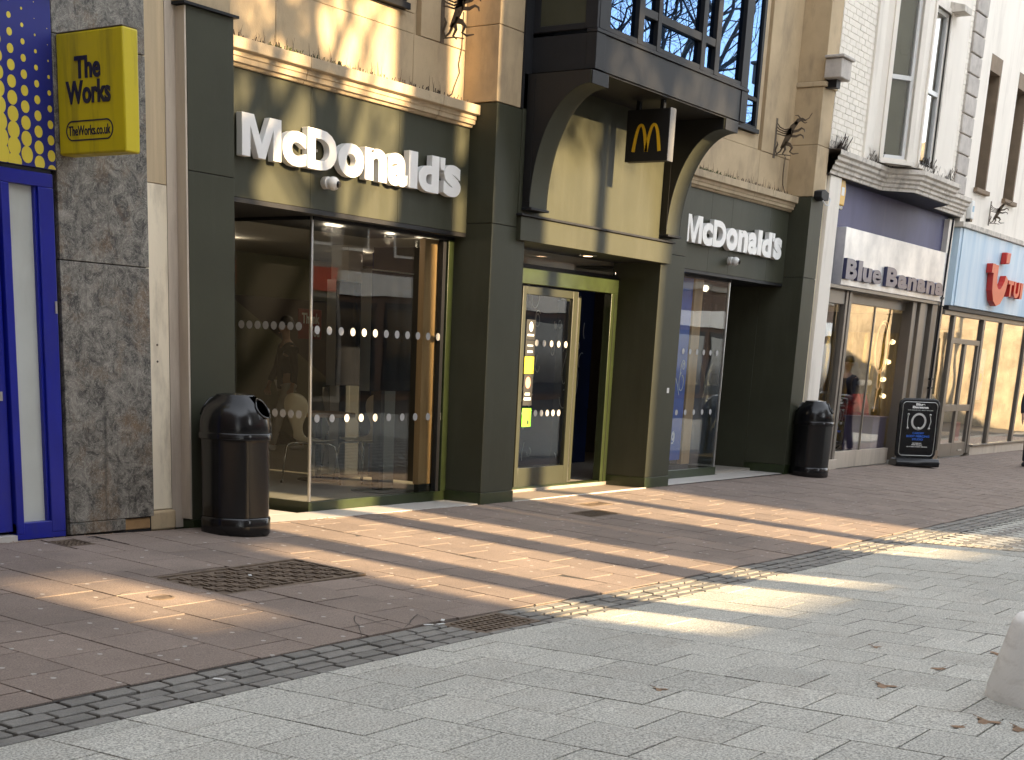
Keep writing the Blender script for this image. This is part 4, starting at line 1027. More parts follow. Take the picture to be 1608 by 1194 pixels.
pts = [(28.42, 3.43), (28.42, 3.2), (28.46, 3.05), (28.56, 2.93), (28.72, 2.87), (28.9, 2.90), (29.05, 3.0), (29.15, 3.12), (29.2, 3.25)]
MB().ribbon(pts, [.14, .14, .145, .15, .15, .14, .13, .11, .09], fr, .11).build('smile', m_red2, t)
MB().ribbon([(28.16, 3.36), (28.36, 3.36)], [.08, .08], fr, .108).build('bar', m_red2, t)
MB().prism([(28.98+.0, -.045, 3.48), (29.25, -.045, 3.50), (29.27, -.045, 3.70), (29.0, -.045, 3.69)], (0,-.11,0)).build('dot', m_red2, t, .02)
x = 29.36
for c, w in (('T', .36), ('U', .40), ('I', .16)): put_text('letter', c, FRONT(-.045), (x, x+w, 2.93, 3.22), .11, m_red2, t, .05); x += w+.06
rebase(t)

# ================================================================== STREET FURNITURE
def bin_(x, y, rot, label):
    z = gz(x, y) - .004
    t = thing('litter_bin', label, 'litter bin', (x, y, z), 'black domed litter bins'); t.rotation_euler = (0, 0, rot)
    def oc(a):
        k = math.pi/4; q = ((a + k/2) % k) - k/2; f = math.cos(k/2)/math.cos(q) ; return .55*f*1.06 + .45
    MB().lathe([(.262, 0), (.272, .015), (.272, .12), (.262, .135)], n=48, shape=oc).build('base', m_black, t, smooth='auto')
    MB().lathe([(.25, .135), (.262, .14), (.264, .70), (.268, .72)], n=48, shape=oc).build('body', m_black, t, smooth='auto')
    MB().lathe([(.268, .72), (.283, .725), (.285, .76), (.278, .772)], n=48, shape=oc).build('rim', m_black, t, smooth='auto')
    prof = [(.276, .772), (.277, .82), (.268, .88), (.245, .945), (.205, 1.0), (.15, 1.042), (.145, 1.05), (.08, 1.06), (0.0, 1.062)]
    op = lambda i, k: (2 <= i <= 4) and ((0 <= k < 7) or (24 <= k < 31))
    MB().lathe(prof, n=48, shape=lambda a: .5*oc(a)+.5, skip=op).build('hood', m_black, t, smooth='auto')
    MB().lathe([(.21, .76), (.21, .9), (.12, 1.0), (0.0, 1.02)], n=24).build('liner', m_blackm, t, smooth=True)
    for k0 in (3.5, 27.5):
        pts = []
        for i in range(25):
            a = 2*math.pi*i/24; th = (k0 + 3.6*math.cos(a))*2*math.pi/48; zz = .955 + .055*math.sin(a)*1.25
            rr_ = interp(zz, [.88, .945, 1.0, 1.042], [.270, .247, .207, .152]); pts.append((rr_*math.cos(th), rr_*math.sin(th), zz))
        MB().tube(pts, .009, 6, cap=False).build('opening_lip', m_black, t, smooth=True)
    f = math.pi/4
    for a in (0, f, 2*f, -f, -2*f, 3*f, 4*f, -3*f):
        mb = MB(); rr_ = .2655
        c, s_ = math.cos(a+f/2), math.sin(a+f/2); mb.tube([(rr_*c*1.005, rr_*s_*1.005, .16), (rr_*c*1.005, rr_*s_*1.005, .70)], .004, 6); mb.build('corner_rib', m_black, t)
    MB().tube([(.255*math.cos(-2.0), .255*math.sin(-2.0), .64), (.275*math.cos(-2.0), .275*math.sin(-2.0), .64)], .014, 12).build('lock', m_charc, t)
    return t
bin_(8.23, -.29, 1.5, 'black domed plastic litter bin standing by the left dark pier')
bin_(20.05, -.26, 1.4, 'black domed plastic litter bin by the right-hand dark pier')

# low drum bollard
bl = thing('drum_bollard', 'low pale concrete drum bollard cut off by the right edge', 'bollard', (7.14, -6.78, gz(7.14, -6.78)))
MB().lathe([(.36, -.01), (.357, .05), (.325, .19), (.295, .33), (.285, .37), (.268, .395), (.235, .405), (0.0, .408)], n=64).build('drum', m_boll, bl, smooth='auto')

# A-board on a rubber base
ab = thing('pavement_sign', 'black pavement sign with piercing ring picture in front of the clothing shop', 'pavement sign', (24.25, -.42, gz(24.2, -.4)))
def rrect(w, h, r, z0, n=8):
    pts = []
    for cx, cz, a0 in ((w-r, h-r, 0), (-w+r, h-r, 90), (-w+r, r, 180), (w-r, r, 270)):
        for i in range(n+1):
            a = R(a0 + 90*i/n); pts.append((cx+r*math.cos(a), 0, z0+cz+r*math.sin(a)))
    return pts
p = rrect(.335, .94, .09, .14); MB().prism([(a, -.028, c) for a, b, c in p], (0, .056, 0)).build('panel', m_black, ab, .004)
MB().tube(p+[p[0]], .022, 8, cap=False).build('frame', m_black, ab, smooth=True)
p2 = rrect(.30, .86, .06, .18); MB().tube([(a, -.034, c) for a, b, c in p2+[p2[0]]], .006, 6, cap=False).build('silver_edge', m_alu, ab, smooth=True)
MB().prism([(-.38,-.17,0),(-.38,-.17,.08),(-.36,-.10,.14),(-.36,.10,.14),(-.38,.17,.08),(-.38,.17,0)], (.76,0,0)).build('base', m_black, ab, .02)
for q in (-.2, .2): box('spring_mount', m_charc, ab, q-.04, q+.04, -.03, .03, .13, .17)
fa = (Vector((0,-.0295,0)), Vector((1,0,0)), Vector((0,0,1)), Vector((0,-1,0)))
put_text('lettering', 'Blue', fa, (-.075, .085, .985, 1.025), .002, m_white, ab, .05); put_text('lettering', 'Banana', fa, (-.13, .15, .94, .98), .002, m_white, ab, .05)
put_text('lettering', 'THE UKS LARGEST BODY PIERCERS', fa, (-.21, .23, .905, .92), .002, m_frost, ab, .02)
MB().ribbon([(.0+.115*math.cos(2*math.pi*i/36+.0), .73+.12*math.sin(2*math.pi*i/36)) for i in range(37)], .017, fa, .004).build('ring_picture', m_alu, ab)
MB().lathe([(.03*math.cos(a), .03*math.sin(a)) for a in [-math.pi/2+math.pi*i/8 for i in range(9)]], (0,-.03,.615), 14).build('ball_picture', m_alu, ab, smooth=True)
for sx in (-1, 1):
    pp = [(sx*.19, .84), (sx*(.21 if sx > 0 else .195), .73), (sx*.185, .62)]; MB().ribbon(pp, .007, fa, .004).build('bar_picture', m_alu, ab)
    for q in (pp[0], pp[2]): MB().lathe([(.021*math.cos(a), .021*math.sin(a)) for a in [-math.pi/2+math.pi*i/8 for i in range(9)]], (q[0],-.03,q[1]), 12).build('ball_picture', m_alu, ab, smooth=True)
m_bltxt = mk('bright_blue_print', (.02, .12, .55), .5, .05, 3)
put_text('lettering', 'CARDIFF', fa, (-.09, .11, .525, .56), .002, m_bltxt, ab, .04); put_text('lettering', 'BODY PIERCING', fa, (-.19, .21, .475, .51), .002, m_bltxt, ab, .04); put_text('lettering', 'STUDIO', fa, (-.085, .105, .425, .46), .002, m_bltxt, ab, .04)
put_text('lettering', 'EAR PIERCING', fa, (-.075, .085, .372, .388), .002, m_white, ab, .03); put_text('lettering', 'NOSE PIERCING', fa, (-.085, .095, .345, .361), .002, m_white, ab, .03); put_text('lettering', 'ALL FORMS OF BODY PIERCING', fa, (-.17, .19, .315, .331), .002, m_white, ab, .03)
ab.rotation_euler = (R(-3), 0, R(-48))

# fallen leaves
rr = random.Random(5); lm_ = None
spots = [(8.33,-6.15),(8.0,-5.55),(7.55,-6.05),(6.85,-6.0),(6.4,-6.62),(6.35,-6.78),(6.2,-6.55),(6.0,-5.2)]
for i, (x, y) in enumerate(spots):
    if lm_ is None:
        mb = MB(); pts = []
        for k in range(14):
            a = 2*math.pi*k/14; r_ = .045*(1+.45*math.cos(3*a+.4))*(.9+.2*rr.random()); pts.append((r_*math.cos(a), r_*.75*math.sin(a), .002+.003*math.sin(2*a)))
        mb.add(pts+[(0,0,.005)], [(k, (k+1) % 14, 14) for k in range(14)]); mb.tube([(.03,0,.006),(.075,.01,.01)], .0015, 5)
        o = mb.build('dry_leaf', m_leaf); lm_ = o.data
    else: o = bpy.data.objects.new('dry_leaf', lm_); col.objects.link(o)
    o.location = (x, y, gz(x, y)+.002); s_ = rr.uniform(.6, 1.3); o.scale = (s_, s_, 1); o.rotation_euler = (0, 0, rr.uniform(0, 6.28))
    tag(o, 'small dry brown leaf lying on the pale grey paving', 'leaf', 'dry leaves on the grey paving')
# scraps of white litter by the gully
for (x, y) in ((6.62,-3.37),(6.70,-3.40),(6.80,-3.34),(4.75,-3.52),(6.85,-1.74)):
    o = MB().prism([(-.03,-.012,0),(.03,-.008,0),(.028,.012,0),(-.025,.01,0)], (0,0,.004)).build('paper_scrap', m_whitew); o.location = (x, y, gz(x, y)+.002); o.rotation_euler = (0,0,x*7)
    tag(o, 'tiny scrap of white paper litter lying on the paving', 'litter', 'scraps of paper litter')

# ================================================================== RESTAURANT INTERIOR
ir = thing('restaurant_interior', 'dim restaurant interior seen through the left shop window', 'interior', (13, 3, .03))
box('floor', m_floor, ir, 9.97, 20.2, .52, 7.0, -.05, .03)
box('ceiling', m_ceil, ir, 9.98, 20.15, .52, 7.0, 2.56, 2.6)
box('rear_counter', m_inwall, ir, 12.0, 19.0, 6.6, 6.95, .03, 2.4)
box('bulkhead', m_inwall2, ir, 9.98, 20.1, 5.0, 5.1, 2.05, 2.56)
MB().prism([(11.0, 6.4, 2.56), (14.2, 6.4, 2.56), (17.4, 6.4, .9), (17.4, 6.4, .03), (16.7, 6.4, .03)], (0, .15, 0)).build('stair_side', m_inwall2, ir)
box('column', m_ceil, ir, 13.05, 13.3, 2.6, 2.85, .03, 2.56)
box('wood_post', m_wood, ir, 11.70, 11.975, .53, .60, .17, 2.5, .004)
box('wood_post_foot', m_blackm, ir, 11.72, 11.96, .535, .595, .03, .168)
box('mural_panel', m_mural, ir, 16.16, 17.53, .56, .60, .22, 2.5)
box('wood_post', m_wood, ir, 17.55, 17.79, .54, .60, .16, 2.5, .004)
box('mural_foot', m_blackm, ir, 16.16, 17.79, .545, .6, .03, .158)
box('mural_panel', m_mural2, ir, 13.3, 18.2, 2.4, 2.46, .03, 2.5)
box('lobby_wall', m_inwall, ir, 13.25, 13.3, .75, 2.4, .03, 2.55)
def squig(y, x0, z0, w, h, n, seed):
    r_ = random.Random(seed); mb = MB()
    for _ in range(n):
        x = x0 + r_.random()*w; z = z0 + r_.random()*h; pts = []; a = r_.uniform(0, 6.28); s_ = r_.uniform(.02, .05); k = r_.uniform(-.45, .45); kk = r_.uniform(-.05,.05)
        for i in range(r_.randint(8, 26)):
            if not (x0+.02 < x < x0+w-.02 and z0 < z < z0+h): break
            pts.append((x, z)); a += k; k += kk; x += s_*math.cos(a)*.6; z += s_*math.sin(a)
        if len(pts) > 3: mb.ribbon(pts, .006, (Vector((0,y,0)), Vector((1,0,0)), Vector((0,0,1)), Vector((0,-1,0))), .003)
    o = mb.build('chalk_line', m_chalk, ir); o['kind'] = 'stuff'
squig(.557, 16.2, .35, 1.3, 2.1, 34, 3); squig(2.397, 13.4, .1, 4.6, 2.3, 60, 5)
rebase(ir)
def point(parent, loc, watts, c, rad):
    d_ = bpy.data.lights.new('lamp_light', 'POINT'); d_.energy = watts; d_.color = c; d_.shadow_soft_size = rad
    o_ = bpy.data.objects.new('lamp_light', d_); col.objects.link(o_); o_.parent = parent; o_.location = loc
# ceiling downlights
for i, (x, y) in enumerate(((10.77, .95), (10.9, .96), (11.67, .94), (12.25, 1.0), (16.5, 5.6), (16.5, 5.45), (14.0, 3.2), (15.2, 3.6), (12.0, 3.4), (13.9, 1.5), (17.2, 1.4))):
    zc = 2.558 if not (y > 5.2) else 2.558
    t = thing('downlight', 'small lit round downlight in the restaurant ceiling', 'ceiling light', (x, y, zc), 'downlights in the restaurant ceiling')
    MB().lathe([(.055, -.003), (.055, -.012), (.042, -.012)], (0,0,0), 16).build('ring', m_blackm, t); MB().lathe([(.04, -.006), (0.0, -.008)], (0,0,0), 16).build('bulb', m_lamp, t); point(t, (0, 0, -.06), .75, (1, .8, .58), .05)
# chairs: moulded shell on four splayed legs
def make_chair():
    t = empty('cafe_chair')
    mb = MB(); N = 14; M_ = 9; rows = []
    # shell centreline (x forward, z), half width, dish
    prof = [(.20,.455,.19), (.12,.452,.205), (.02,.445,.205), (-.08,.445,.19), (-.15,.46,.13), (-.185,.50,.085), (-.20,.56,.075), (-.215,.63,.09), (-.23,.70,.15), (-.24,.77,.195), (-.25,.84,.205), (-.26,.90,.18), (-.265,.945,.11), (-.267,.955,.03)]
    vs = []
    for x, z, w in prof:
        for j in range(M_):
            q = -1 + 2*j/(M_-1); back = max(0, (z-.5)/.45)
            vs.append((x + .035*q*q*back, w*q, z + .02*q*q*(1-min(1, back*2))))
    fs = [(i*M_+j, i*M_+j+1, (i+1)*M_+j+1, (i+1)*M_+j) for i in range(len(prof)-1) for j in range(M_-1)]
    o = mb.add(vs, fs).build('shell', m_chair, t, smooth=True)
    so = o.modifiers.new('solid', 'SOLIDIFY'); so.thickness = .012; ss = o.modifiers.new('sub', 'SUBSURF'); ss.levels = 1; ss.render_levels = 1
    for sx, sy in ((1,1), (1,-1), (-1,1), (-1,-1)):
        MB().tube([(sx*.02, sy*.03, .435), (sx*.13, sy*.15, .43), (sx*.165, sy*.19, .41), (sx*.175, sy*.20, .37), (sx*.215, sy*.235, .012)], .0105, 8).build('leg', m_steel, t, smooth=True)
        MB().lathe([(.014, 0), (.014, .02), (.01, .025)], (sx*.216, sy*.236, 0), 8).build('foot_cap', m_blackm, t)
    return t
ch = make_chair(); ch.location = (11.93, 2.15, .03); ch.rotation_euler = (0,0,R(-8))
tag(ch, 'pale beige moulded chair behind the bright glass corner post', 'chair', 'chairs inside the restaurant')
c2 = copy_tree(ch); c2.location = (12.62, 2.0, .03); c2.rotation_euler = (0,0,R(172)); c2['label'] = 'moulded chair on the far side of the round table, mostly hidden by the kiosk post'
c3 = copy_tree(ch); c3.location = (14.2, 3.6, .03); c3.rotation_euler = (0,0,R(-60)); c3['label'] = 'moulded chair deep in the dim restaurant behind the table'
tb_ = thing('cafe_table', 'round wood topped table with black column between the chairs', 'table', (12.36, 2.42, .03))
MB().lathe([(.0, .70), (.40, .70), (.405, .71), (.405, .735), (.40, .74), (0, .74)], n=40).build('table_top', m_wood, tb_, smooth='auto')
MB().lathe([(.035, .02), (.035, .70)], n=16).build('column', m_blackm, tb_, smooth='auto'); MB().lathe([(.23, 0), (.23, .012), (.04, .025), (.0, .026)], n=32).build('base', m_blackm, tb_, smooth='auto')
# ordering kiosks
def kiosk(x, y, z1, label, post=m_kgrey):
    t = thing('ordering_kiosk', label, 'kiosk', (x, y, .03), 'self-order kiosks')
    box('base_plate', post, t, -.28, .30, -.2, .2, 0, .02, .004); box('post', post, t, -.06, .12, -.05, .05, .02, 1.02, .004); box('post_side', m_blackm, t, -.12, -.061, -.05, .05, .02, 1.02)
    box('screen', m_kiosk, t, -.33, .36, -.06, .06, 1.02, z1, .01); box('bezel', m_alu, t, -.335, -.332, -.065, .065, 1.02, z1); box('top_trim', m_alu, t, -.33, .36, -.064, -.061, z1-.012, z1)
kiosk(12.0, 1.22, 2.19, 'tall dark ordering screen on a grey post behind the front pane')
kiosk(13.1, 2.6, 2.15, 'second dark ordering screen further inside beside the chair', m_blackm)
t = thing('thank_you_sign', 'small dark red board reading Thank you deep inside the restaurant', 'sign', (14.6, 4.5, 1.5))
box('board', mk('dark_red_board', (.16, .015, .012), .5, .1, 3), t, -.22, .22, 0, .03, .05, .42, .01)
ft = (Vector((0,-.001,0)), Vector((1,0,0)), Vector((0,0,1)), Vector((0,-1,0)))
put_text('lettering', 'Thank', ft, (-.17, .17, .24, .37), .004, m_frost, t, .02); put_text('lettering', 'You', ft, (-.02, .17, .08, .21), .004, m_frost, t, .02)

# ================================================================== PEOPLE
def skin_mesh(name, verts, edges, radii, mat, parent, lv=2):
    me = bpy.data.meshes.new(name); me.from_pydata(verts, edges, []); me.update(); me.materials.append(mat)
    o = bpy.data.objects.new(name, me); col.objects.link(o); o.parent = parent
    sk = o.modifiers.new('skin', 'SKIN'); sk.use_smooth_shade = True
    for i, r_ in enumerate(radii):
        sv = me.skin_vertices[0].data[i]; sv.radius = (r_, r_) if not isinstance(r_, tuple) else r_
    me.skin_vertices[0].data[0].use_root = True
    ss = o.modifiers.new('sub', 'SUBSURF'); ss.levels = lv; ss.render_levels = lv
    return o
def chain(V, E, Rr, start, pts):
    prev = start
    for p, r_ in pts:
        V.append(p); Rr.append(r_); i = len(V)-1
        if prev is not None: E.append((prev, i))
        prev = i
    return prev
def person(label, loc, rot, top, bottom, shoes, stride=.16, group=None):
    t = thing('person', label, 'person', loc, group); t.rotation_euler = (0, 0, rot)
    # local: facing +x, y left. body one continuous skinned figure
    V = [(0,0,.98)]; E = []; Rr = [(.13,.10)]
    ch_ = chain(V, E, Rr, 0, [((.0,0,1.12), (.12,.09)), ((.0,0,1.28), (.135,.10)), ((.0,0,1.42), (.12,.085))])
    nk = chain(V, E, Rr, ch_, [((.01,0,1.50), .052), ((.02,0,1.57), .055), ((.03,0,1.66), (.082,.095)), ((.03,0,1.74), (.072,.085)), ((.03,0,1.78), .03)])
    V.append((.125,0,1.645)); Rr.append(.016); E.append((len(V)-4, len(V)-1))            # nose
    for s_ in (-1, 1):
        a_ = chain(V, E, Rr, ch_, [((0,s_*.17,1.41), .058), ((.01-s_*.03,s_*.215,1.26), .047), ((.02-s_*.05,s_*.235,1.12), .042), ((.07-s_*.09,s_*.225,.98), .036), ((.10-s_*.10,s_*.215,.88), .026), ((.11-s_*.10,s_*.212,.83), (.018,.036))])
        hx, hy, hz = V[a_]
        for k in range(4): chain(V, E, Rr, a_, [((hx+.025*(k-1.5), hy, hz-.045), .0095), ((hx+.026*(k-1.5)+.005, hy-s_*.008, hz-.085+.006*abs(k-1.5)), .008)])
        chain(V, E, Rr, a_, [((hx+.045, hy-s_*.005, hz-.01), .010), ((hx+.06, hy-s_*.008, hz-.045), .008)])
        l_ = chain(V, E, Rr, 0, [((.0,s_*.09,.90), .088), ((s_*stride*.5+.02,s_*.095,.50), .058), ((s_*stride-.0,s_*.095,.10), .040), ((s_*stride+.0,s_*.095,.05), .038), ((s_*stride+.13,s_*.10,.035), .03)])
    skin_mesh('body', V, E, Rr, m_skin, t)
    # jacket
    V = [(0,0,1.0)]; E = []; Rr = [(.155,.125)]
    c_ = chain(V, E, Rr, 0, [((0,0,1.14), (.15,.118)), ((0,0,1.28), (.16,.122)), ((0,0,1.42), (.14,.10)), ((.005,0,1.485), (.075,.07))]); cc_ = c_ - 1
    for s_ in (-1, 1): chain(V, E, Rr, cc_, [((0,s_*.18,1.405), .074), ((.01-s_*.03,s_*.225,1.26), .064), ((.02-s_*.05,s_*.242,1.12), .058), ((.07-s_*.09,s_*.228,.98), .05), ((.085-s_*.095,s_*.222,.93), .045)])
    chain(V, E, Rr, 0, [((0,0,.84), (.165,.13))])
    skin_mesh('jacket', V, E, Rr, top, t)
    V = [(0,0,.98)]; E = []; Rr = [(.14,.112)]
    for s_ in (-1, 1): chain(V, E, Rr, 0, [((.0,s_*.092,.88), .105), ((s_*stride*.5+.02,s_*.097,.50), .075), ((s_*stride,s_*.097,.14), .066), ((s_*stride-.0,s_*.097,.085), .066)])
    skin_mesh('trousers', V, E, Rr, bottom, t)
    for s_ in (-1, 1):
        V = [(s_*stride-.06,s_*.10,.045)]; E = []; Rr = [(.045,.045)]
        chain(V, E, Rr, 0, [((s_*stride,s_*.10,.055), (.05,.055)), ((s_*stride+.09,s_*.105,.038), (.05,.036)), ((s_*stride+.17,s_*.108,.028), (.042,.026))]); skin_mesh('shoe', V, E, Rr, shoes, t)
    mb = MB(); mb.lathe([(.104*math.cos(a), .104*math.sin(a)*1.05) for a in [-.25+ (math.pi/2+.25)*i/8 for i in range(9)]], (.008,0,1.725), 20); mb.build('hair', m_hair, t, smooth=True)
    for s_ in (-1, 1): 
        MB().lathe([(.011*math.cos(a), .011*math.sin(a)) for a in [-math.pi/2+math.pi*i/6 for i in range(7)]], (.108,s_*.034,1.675), 10).build('eye', m_blackm, t, smooth=True)
        MB().lathe([(.022*math.cos(a), .032*math.sin(a)) for a in [-math.pi/2+math.pi*i/6 for i in range(7)]], (.02,s_*.09,1.66), 10).build('ear', m_skin, t, smooth=True)
    MB().ribbon([(-.025,0),(0,-.004),(.025,0)], [.003,.006,.003], (Vector((.112,0,1.60)), Vector((0,1,0)), Vector((0,0,1)), Vector((1,0,0))), .008).build('mouth', m_pink, t)
    return t
person('person in a black top, pale trousers and white trainers inside the restaurant', (15.55, 5.75, .03), R(150), m_jacket, m_trous, m_shoe, .24)
person('person in a long dark navy coat walking at the right edge', (27.45, -1.50, gz(27.4, -1.5)), R(190), m_navyc, m_navyc, m_jacket, .2)

# mannequins in the clothing shop
def mannequin(x, y, top, skirt, label):
    t = thing('mannequin', label, 'mannequin', (x, y, .14), 'dressed mannequins in the shop window')
    MB().lathe([(.05,.55),(.10,.60),(.155,.68),(.17,.76),(.15,.84),(.115,.93),(.12,1.0),(.15,1.10),(.165,1.18),(.16,1.25),(.12,1.32),(.055,1.36),(.05,1.42),(.03,1.45),(0,1.46)], n=24, shape=lambda a: 1-.22*abs(math.sin(a))).build('torso', top, t, smooth=True)
    MB().lathe([(.13,.93),(.16,.86),(.21,.72),(.25,.55),(.27,.47)], n=36, shape=lambda a: (1-.2*abs(math.sin(a)))*(1+.05*math.sin(9*a))).build('skirt', skirt, t, smooth=True)
    for s_ in (-1, 1): MB().tube([(s_*.13,0,1.27),(s_*.2,.02,1.12),(s_*.22,-.03,.92)], [.06,.05,.04], 10).build('sleeve', top, t, smooth=True)
    MB().tube([(0,0,.06),(0,0,.6)], .016, 10).build('stand', m_blackm, t, smooth=True)
    for k in range(3):
        a = 2.1*k+.4; MB().tube([(0,0,.14),(.10*math.cos(a),.10*math.sin(a),.08),(.22*math.cos(a),.22*math.sin(a),.0)], .013, 8).build('stand_foot', m_blackm, t, smooth=True)
    for s_ in (-.06, .06): MB().lathe([(.05*math.cos(a), .05*math.sin(a)) for a in [-math.pi/2+math.pi*i/6 for i in range(7)]], (s_, -.13, 1.12), 12).build('cup_trim', m_chalk, t, smooth=True)
mannequin(24.75, .95, m_jacket, m_tartan, 'mannequin in red and black tartan dress nearest the silver window post')
mannequin(25.35, 1.05, m_blackm, m_tartan, 'mannequin in black top and tartan skirt beside the gold curtain')
t = thing('neon_sign', 'warm glowing balloon shaped neon outline in the clothing shop window', 'neon sign', (24.45, .42, .9))
MB().tube([(.33*math.cos(2*math.pi*i/40), 0, .95+.42*math.sin(2*math.pi*i/40)) for i in range(41)], .010, 6, cap=False).build('outline', m_neon, t)
MB().tube([(.29*math.cos(2*math.pi*i/40), .02, .95+.38*math.sin(2*math.pi*i/40)) for i in range(41)], .007, 6, cap=False).build('outline', m_neon, t)
MB().tube([(.08*math.cos(2*math.pi*i/24)+.02, 0, .42+.16*math.sin(2*math.pi*i/24)) for i in range(25)], .009, 6, cap=False).build('outline', m_neon, t)
MB().tube([(.0,0,.26),(-.03,0,.05),(-.06,0,-.1)], .009, 6).build('string', m_neon, t)
for i, (x, z) in enumerate(((25.2,1.95),(25.1,1.62),(24.95,1.33),(25.05,1.05))):
    o = MB().lathe([(.035*math.cos(a), .035*math.sin(a)) for a in [-math.pi/2+math.pi*k/8 for k in range(9)]], (0,0,0), 14).build('globe_bulb', m_bulb, None, smooth=True); o.location = (x, .5, z); point(o, (0, 0, .0), 3.5, (1, .75, .42), .04); tag(o, 'small round lit bulb hanging beside the neon balloon', 'bulb', 'globe bulbs in the clothing shop window')
t = thing('display_plinth', 'lilac display box low in the clothing shop window', 'display box', (24.6, .55, .14)); box('box', m_purple, t, -.35, .3, -.2, .3, 0, .55, .01); box('top', m_purple, t, -.38, .33, -.22, .32, .551, .58, .006)
t = thing('wooden_crate', 'small wooden crate on the clothing shop window floor', 'crate', (25.9, 1.2, .14)); box('box', m_woodbox, t, -.2, .2, -.2, .2, 0, .2, .008); box('lid', m_woodbox, t, -.21, .21, -.21, .21, .201, .22, .004)

# ================================================================== OTHER SIDE OF THE STREET (behind the camera)
def facade(name, label, x0, x1, y, depth, h, mat, bays, storeys, g=None):
    t = thing(name, label, 'building', ((x0+x1)/2, y-depth/2, -.3))
    box('wall', mat, t, x0, x1, y-depth, y, -.4, h); box('parapet', m_rendopp, t, x0-.1, x1+.1, y-.3, y+.15, h-.6, h-.35)
    for j in range(storeys):
        for i in range(bays):
            cx = x0+(x1-x0)*(i+.5)/bays; w = min(1.0, (x1-x0)/bays*.28); z0 = 4.4+3.1*j
            if z0+1.9 > h-.7: continue
            f_ = box('window', m_whitew, t, cx-w, cx+w, y-.02, y+.03, z0, z0+1.9); box('pane', m_winopp, f_, cx-w+.08, cx+w-.08, y+.031, y+.04, z0+.08, z0+1.82)
    for i in range(bays):
        cx = x0+(x1-x0)*(i+.5)/bays; w = (x1-x0)/bays*.42
        f_ = box('shop_window', m_charc, t, cx-w, cx+w, y-.02, y+.05, .1, 2.9); box('pane', m_winopp, f_, cx-w+.1, cx+w-.1, y+.051, y+.06, .5, 2.7)
    box('sign_band', m_red2 if bays % 2 else m_whitew, t, x0+.3, x1-.3, y, y+.12, 3.1, 3.8)
    rebase(t); return t
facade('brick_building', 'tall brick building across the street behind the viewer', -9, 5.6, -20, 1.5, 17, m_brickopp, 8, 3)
facade('shade_tower', 'narrow brick tower added unseen across the street for its shade', 6.4, 7.9, -20, 1.2, 6.7, m_brickopp, 1, 0)  # unseen tower, made up to cast the dark band left of the pier
box('shade_overhang', m_brickopp, bpy.data.objects['shade_tower'], -.74, 1.70, -.3, .6, 7.0, 18)  # wider top added so the left pier stays in shade
facade('light_slot_wall', 'unseen wall added across the street to cut off the slot of sunlight', 5.0, 7.0, -24, 1, 7.2, m_rendopp, 1, 0)  # unseen wall added to end the light patch on the pavement
box('light_slot_top', m_rendopp, bpy.data.objects['light_slot_wall'], -1.7, 1.7, -.4, .4, 8.25, 18)  # unseen block added above, leaving a slot that shapes the light patch
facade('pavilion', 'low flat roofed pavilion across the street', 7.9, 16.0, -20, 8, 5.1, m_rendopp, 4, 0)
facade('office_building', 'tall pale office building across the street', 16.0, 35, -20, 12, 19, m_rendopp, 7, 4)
facade('shade_end_building', 'tall brick building added unseen at the left end of the street for shade', -24, -9.5, .4, 19.5, 20, m_brickopp, 4, 0)  # unseen mass added to darken faces turned to the left
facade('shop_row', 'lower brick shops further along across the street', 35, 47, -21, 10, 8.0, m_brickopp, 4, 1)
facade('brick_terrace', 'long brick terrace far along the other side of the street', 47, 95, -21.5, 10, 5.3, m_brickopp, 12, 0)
# sunlit stone building standing at an angle at the bend of the street
sg = thing('stone_building', 'sunlit sandstone building at the bend of the street', 'building', (62, -18, -.3))
def ob_box(name, mat, par, s0, s1, o0, o1, z0, z1):
    P0 = Vector((49, -3.5, 0)); u = Vector((.62, -.785, 0)); u = u/u.length; nn = Vector((u.y, -u.x, 0))
    c = [P0+u*s0+nn*o0, P0+u*s1+nn*o0, P0+u*s1+nn*o1, P0+u*s0+nn*o1]
    return MB().add([(q.x,q.y,z0) for q in c]+[(q.x,q.y,z1) for q in c], [(0,3,2,1),(4,5,6,7),(0,1,5,4),(1,2,6,5),(2,3,7,6),(3,0,4,7)]).build(name, mat, par)
ob_box('wall', m_stoneopp, sg, 0, 13, -8, 0, -.4, 9.5); ob_box('parapet', m_stoneopp, sg, -.2, 13.2, -.2, .3, 8.8, 9.2); ob_box('string_course', m_stoneopp, sg, 0, 13, 0, .12, 4.3, 4.55)
for i in range(3):
    s_ = 2.2+4.2*i
    for z0, z1 in ((5.2, 7.6),): 
        f_ = ob_box('window', m_stoneopp, sg, s_-.8, s_+.8, 0, .1, z0-.15, z1+.15); ob_box('pane', m_winopp, f_, s_-.6, s_+.6, .1, .13, z0, z1)
    if i % 2: f_ = ob_box('window', m_stoneopp, sg, s_-.9, s_+.9, 0, .1, .6, 2.9); ob_box('pane', m_winopp, f_, s_-.7, s_+.7, .1, .13, .8, 2.7)
rebase(sg)
# street lamp seen reflected
def lamp_post(x, y, label):
    t = thing('street_lamp', label, 'street lamp', (x, y, gz(x, y)))
    MB().lathe([(.16,0),(.16,.25),(.10,.32),(.085,.9),(.11,.95),(.06,1.0),(.05,3.6),(.07,3.65),(.04,3.7),(.04,4.2)], n=16).build('column', m_black, t, smooth='auto')
    MB().tube([(-.3,0,3.5),(.3,0,3.5)], .015, 6).build('ladder_bar', m_black, t); MB().lathe([(.09,4.2),(.17,4.65),(.19,4.67),(.06,4.85),(.02,4.95)], n=8).build('lantern', m_black, t)
lamp_post(40, -7.0, 'black ornate street lamp further along the street')
lamp_post(52, -9.5, 'black ornate street lamp near the stone building')

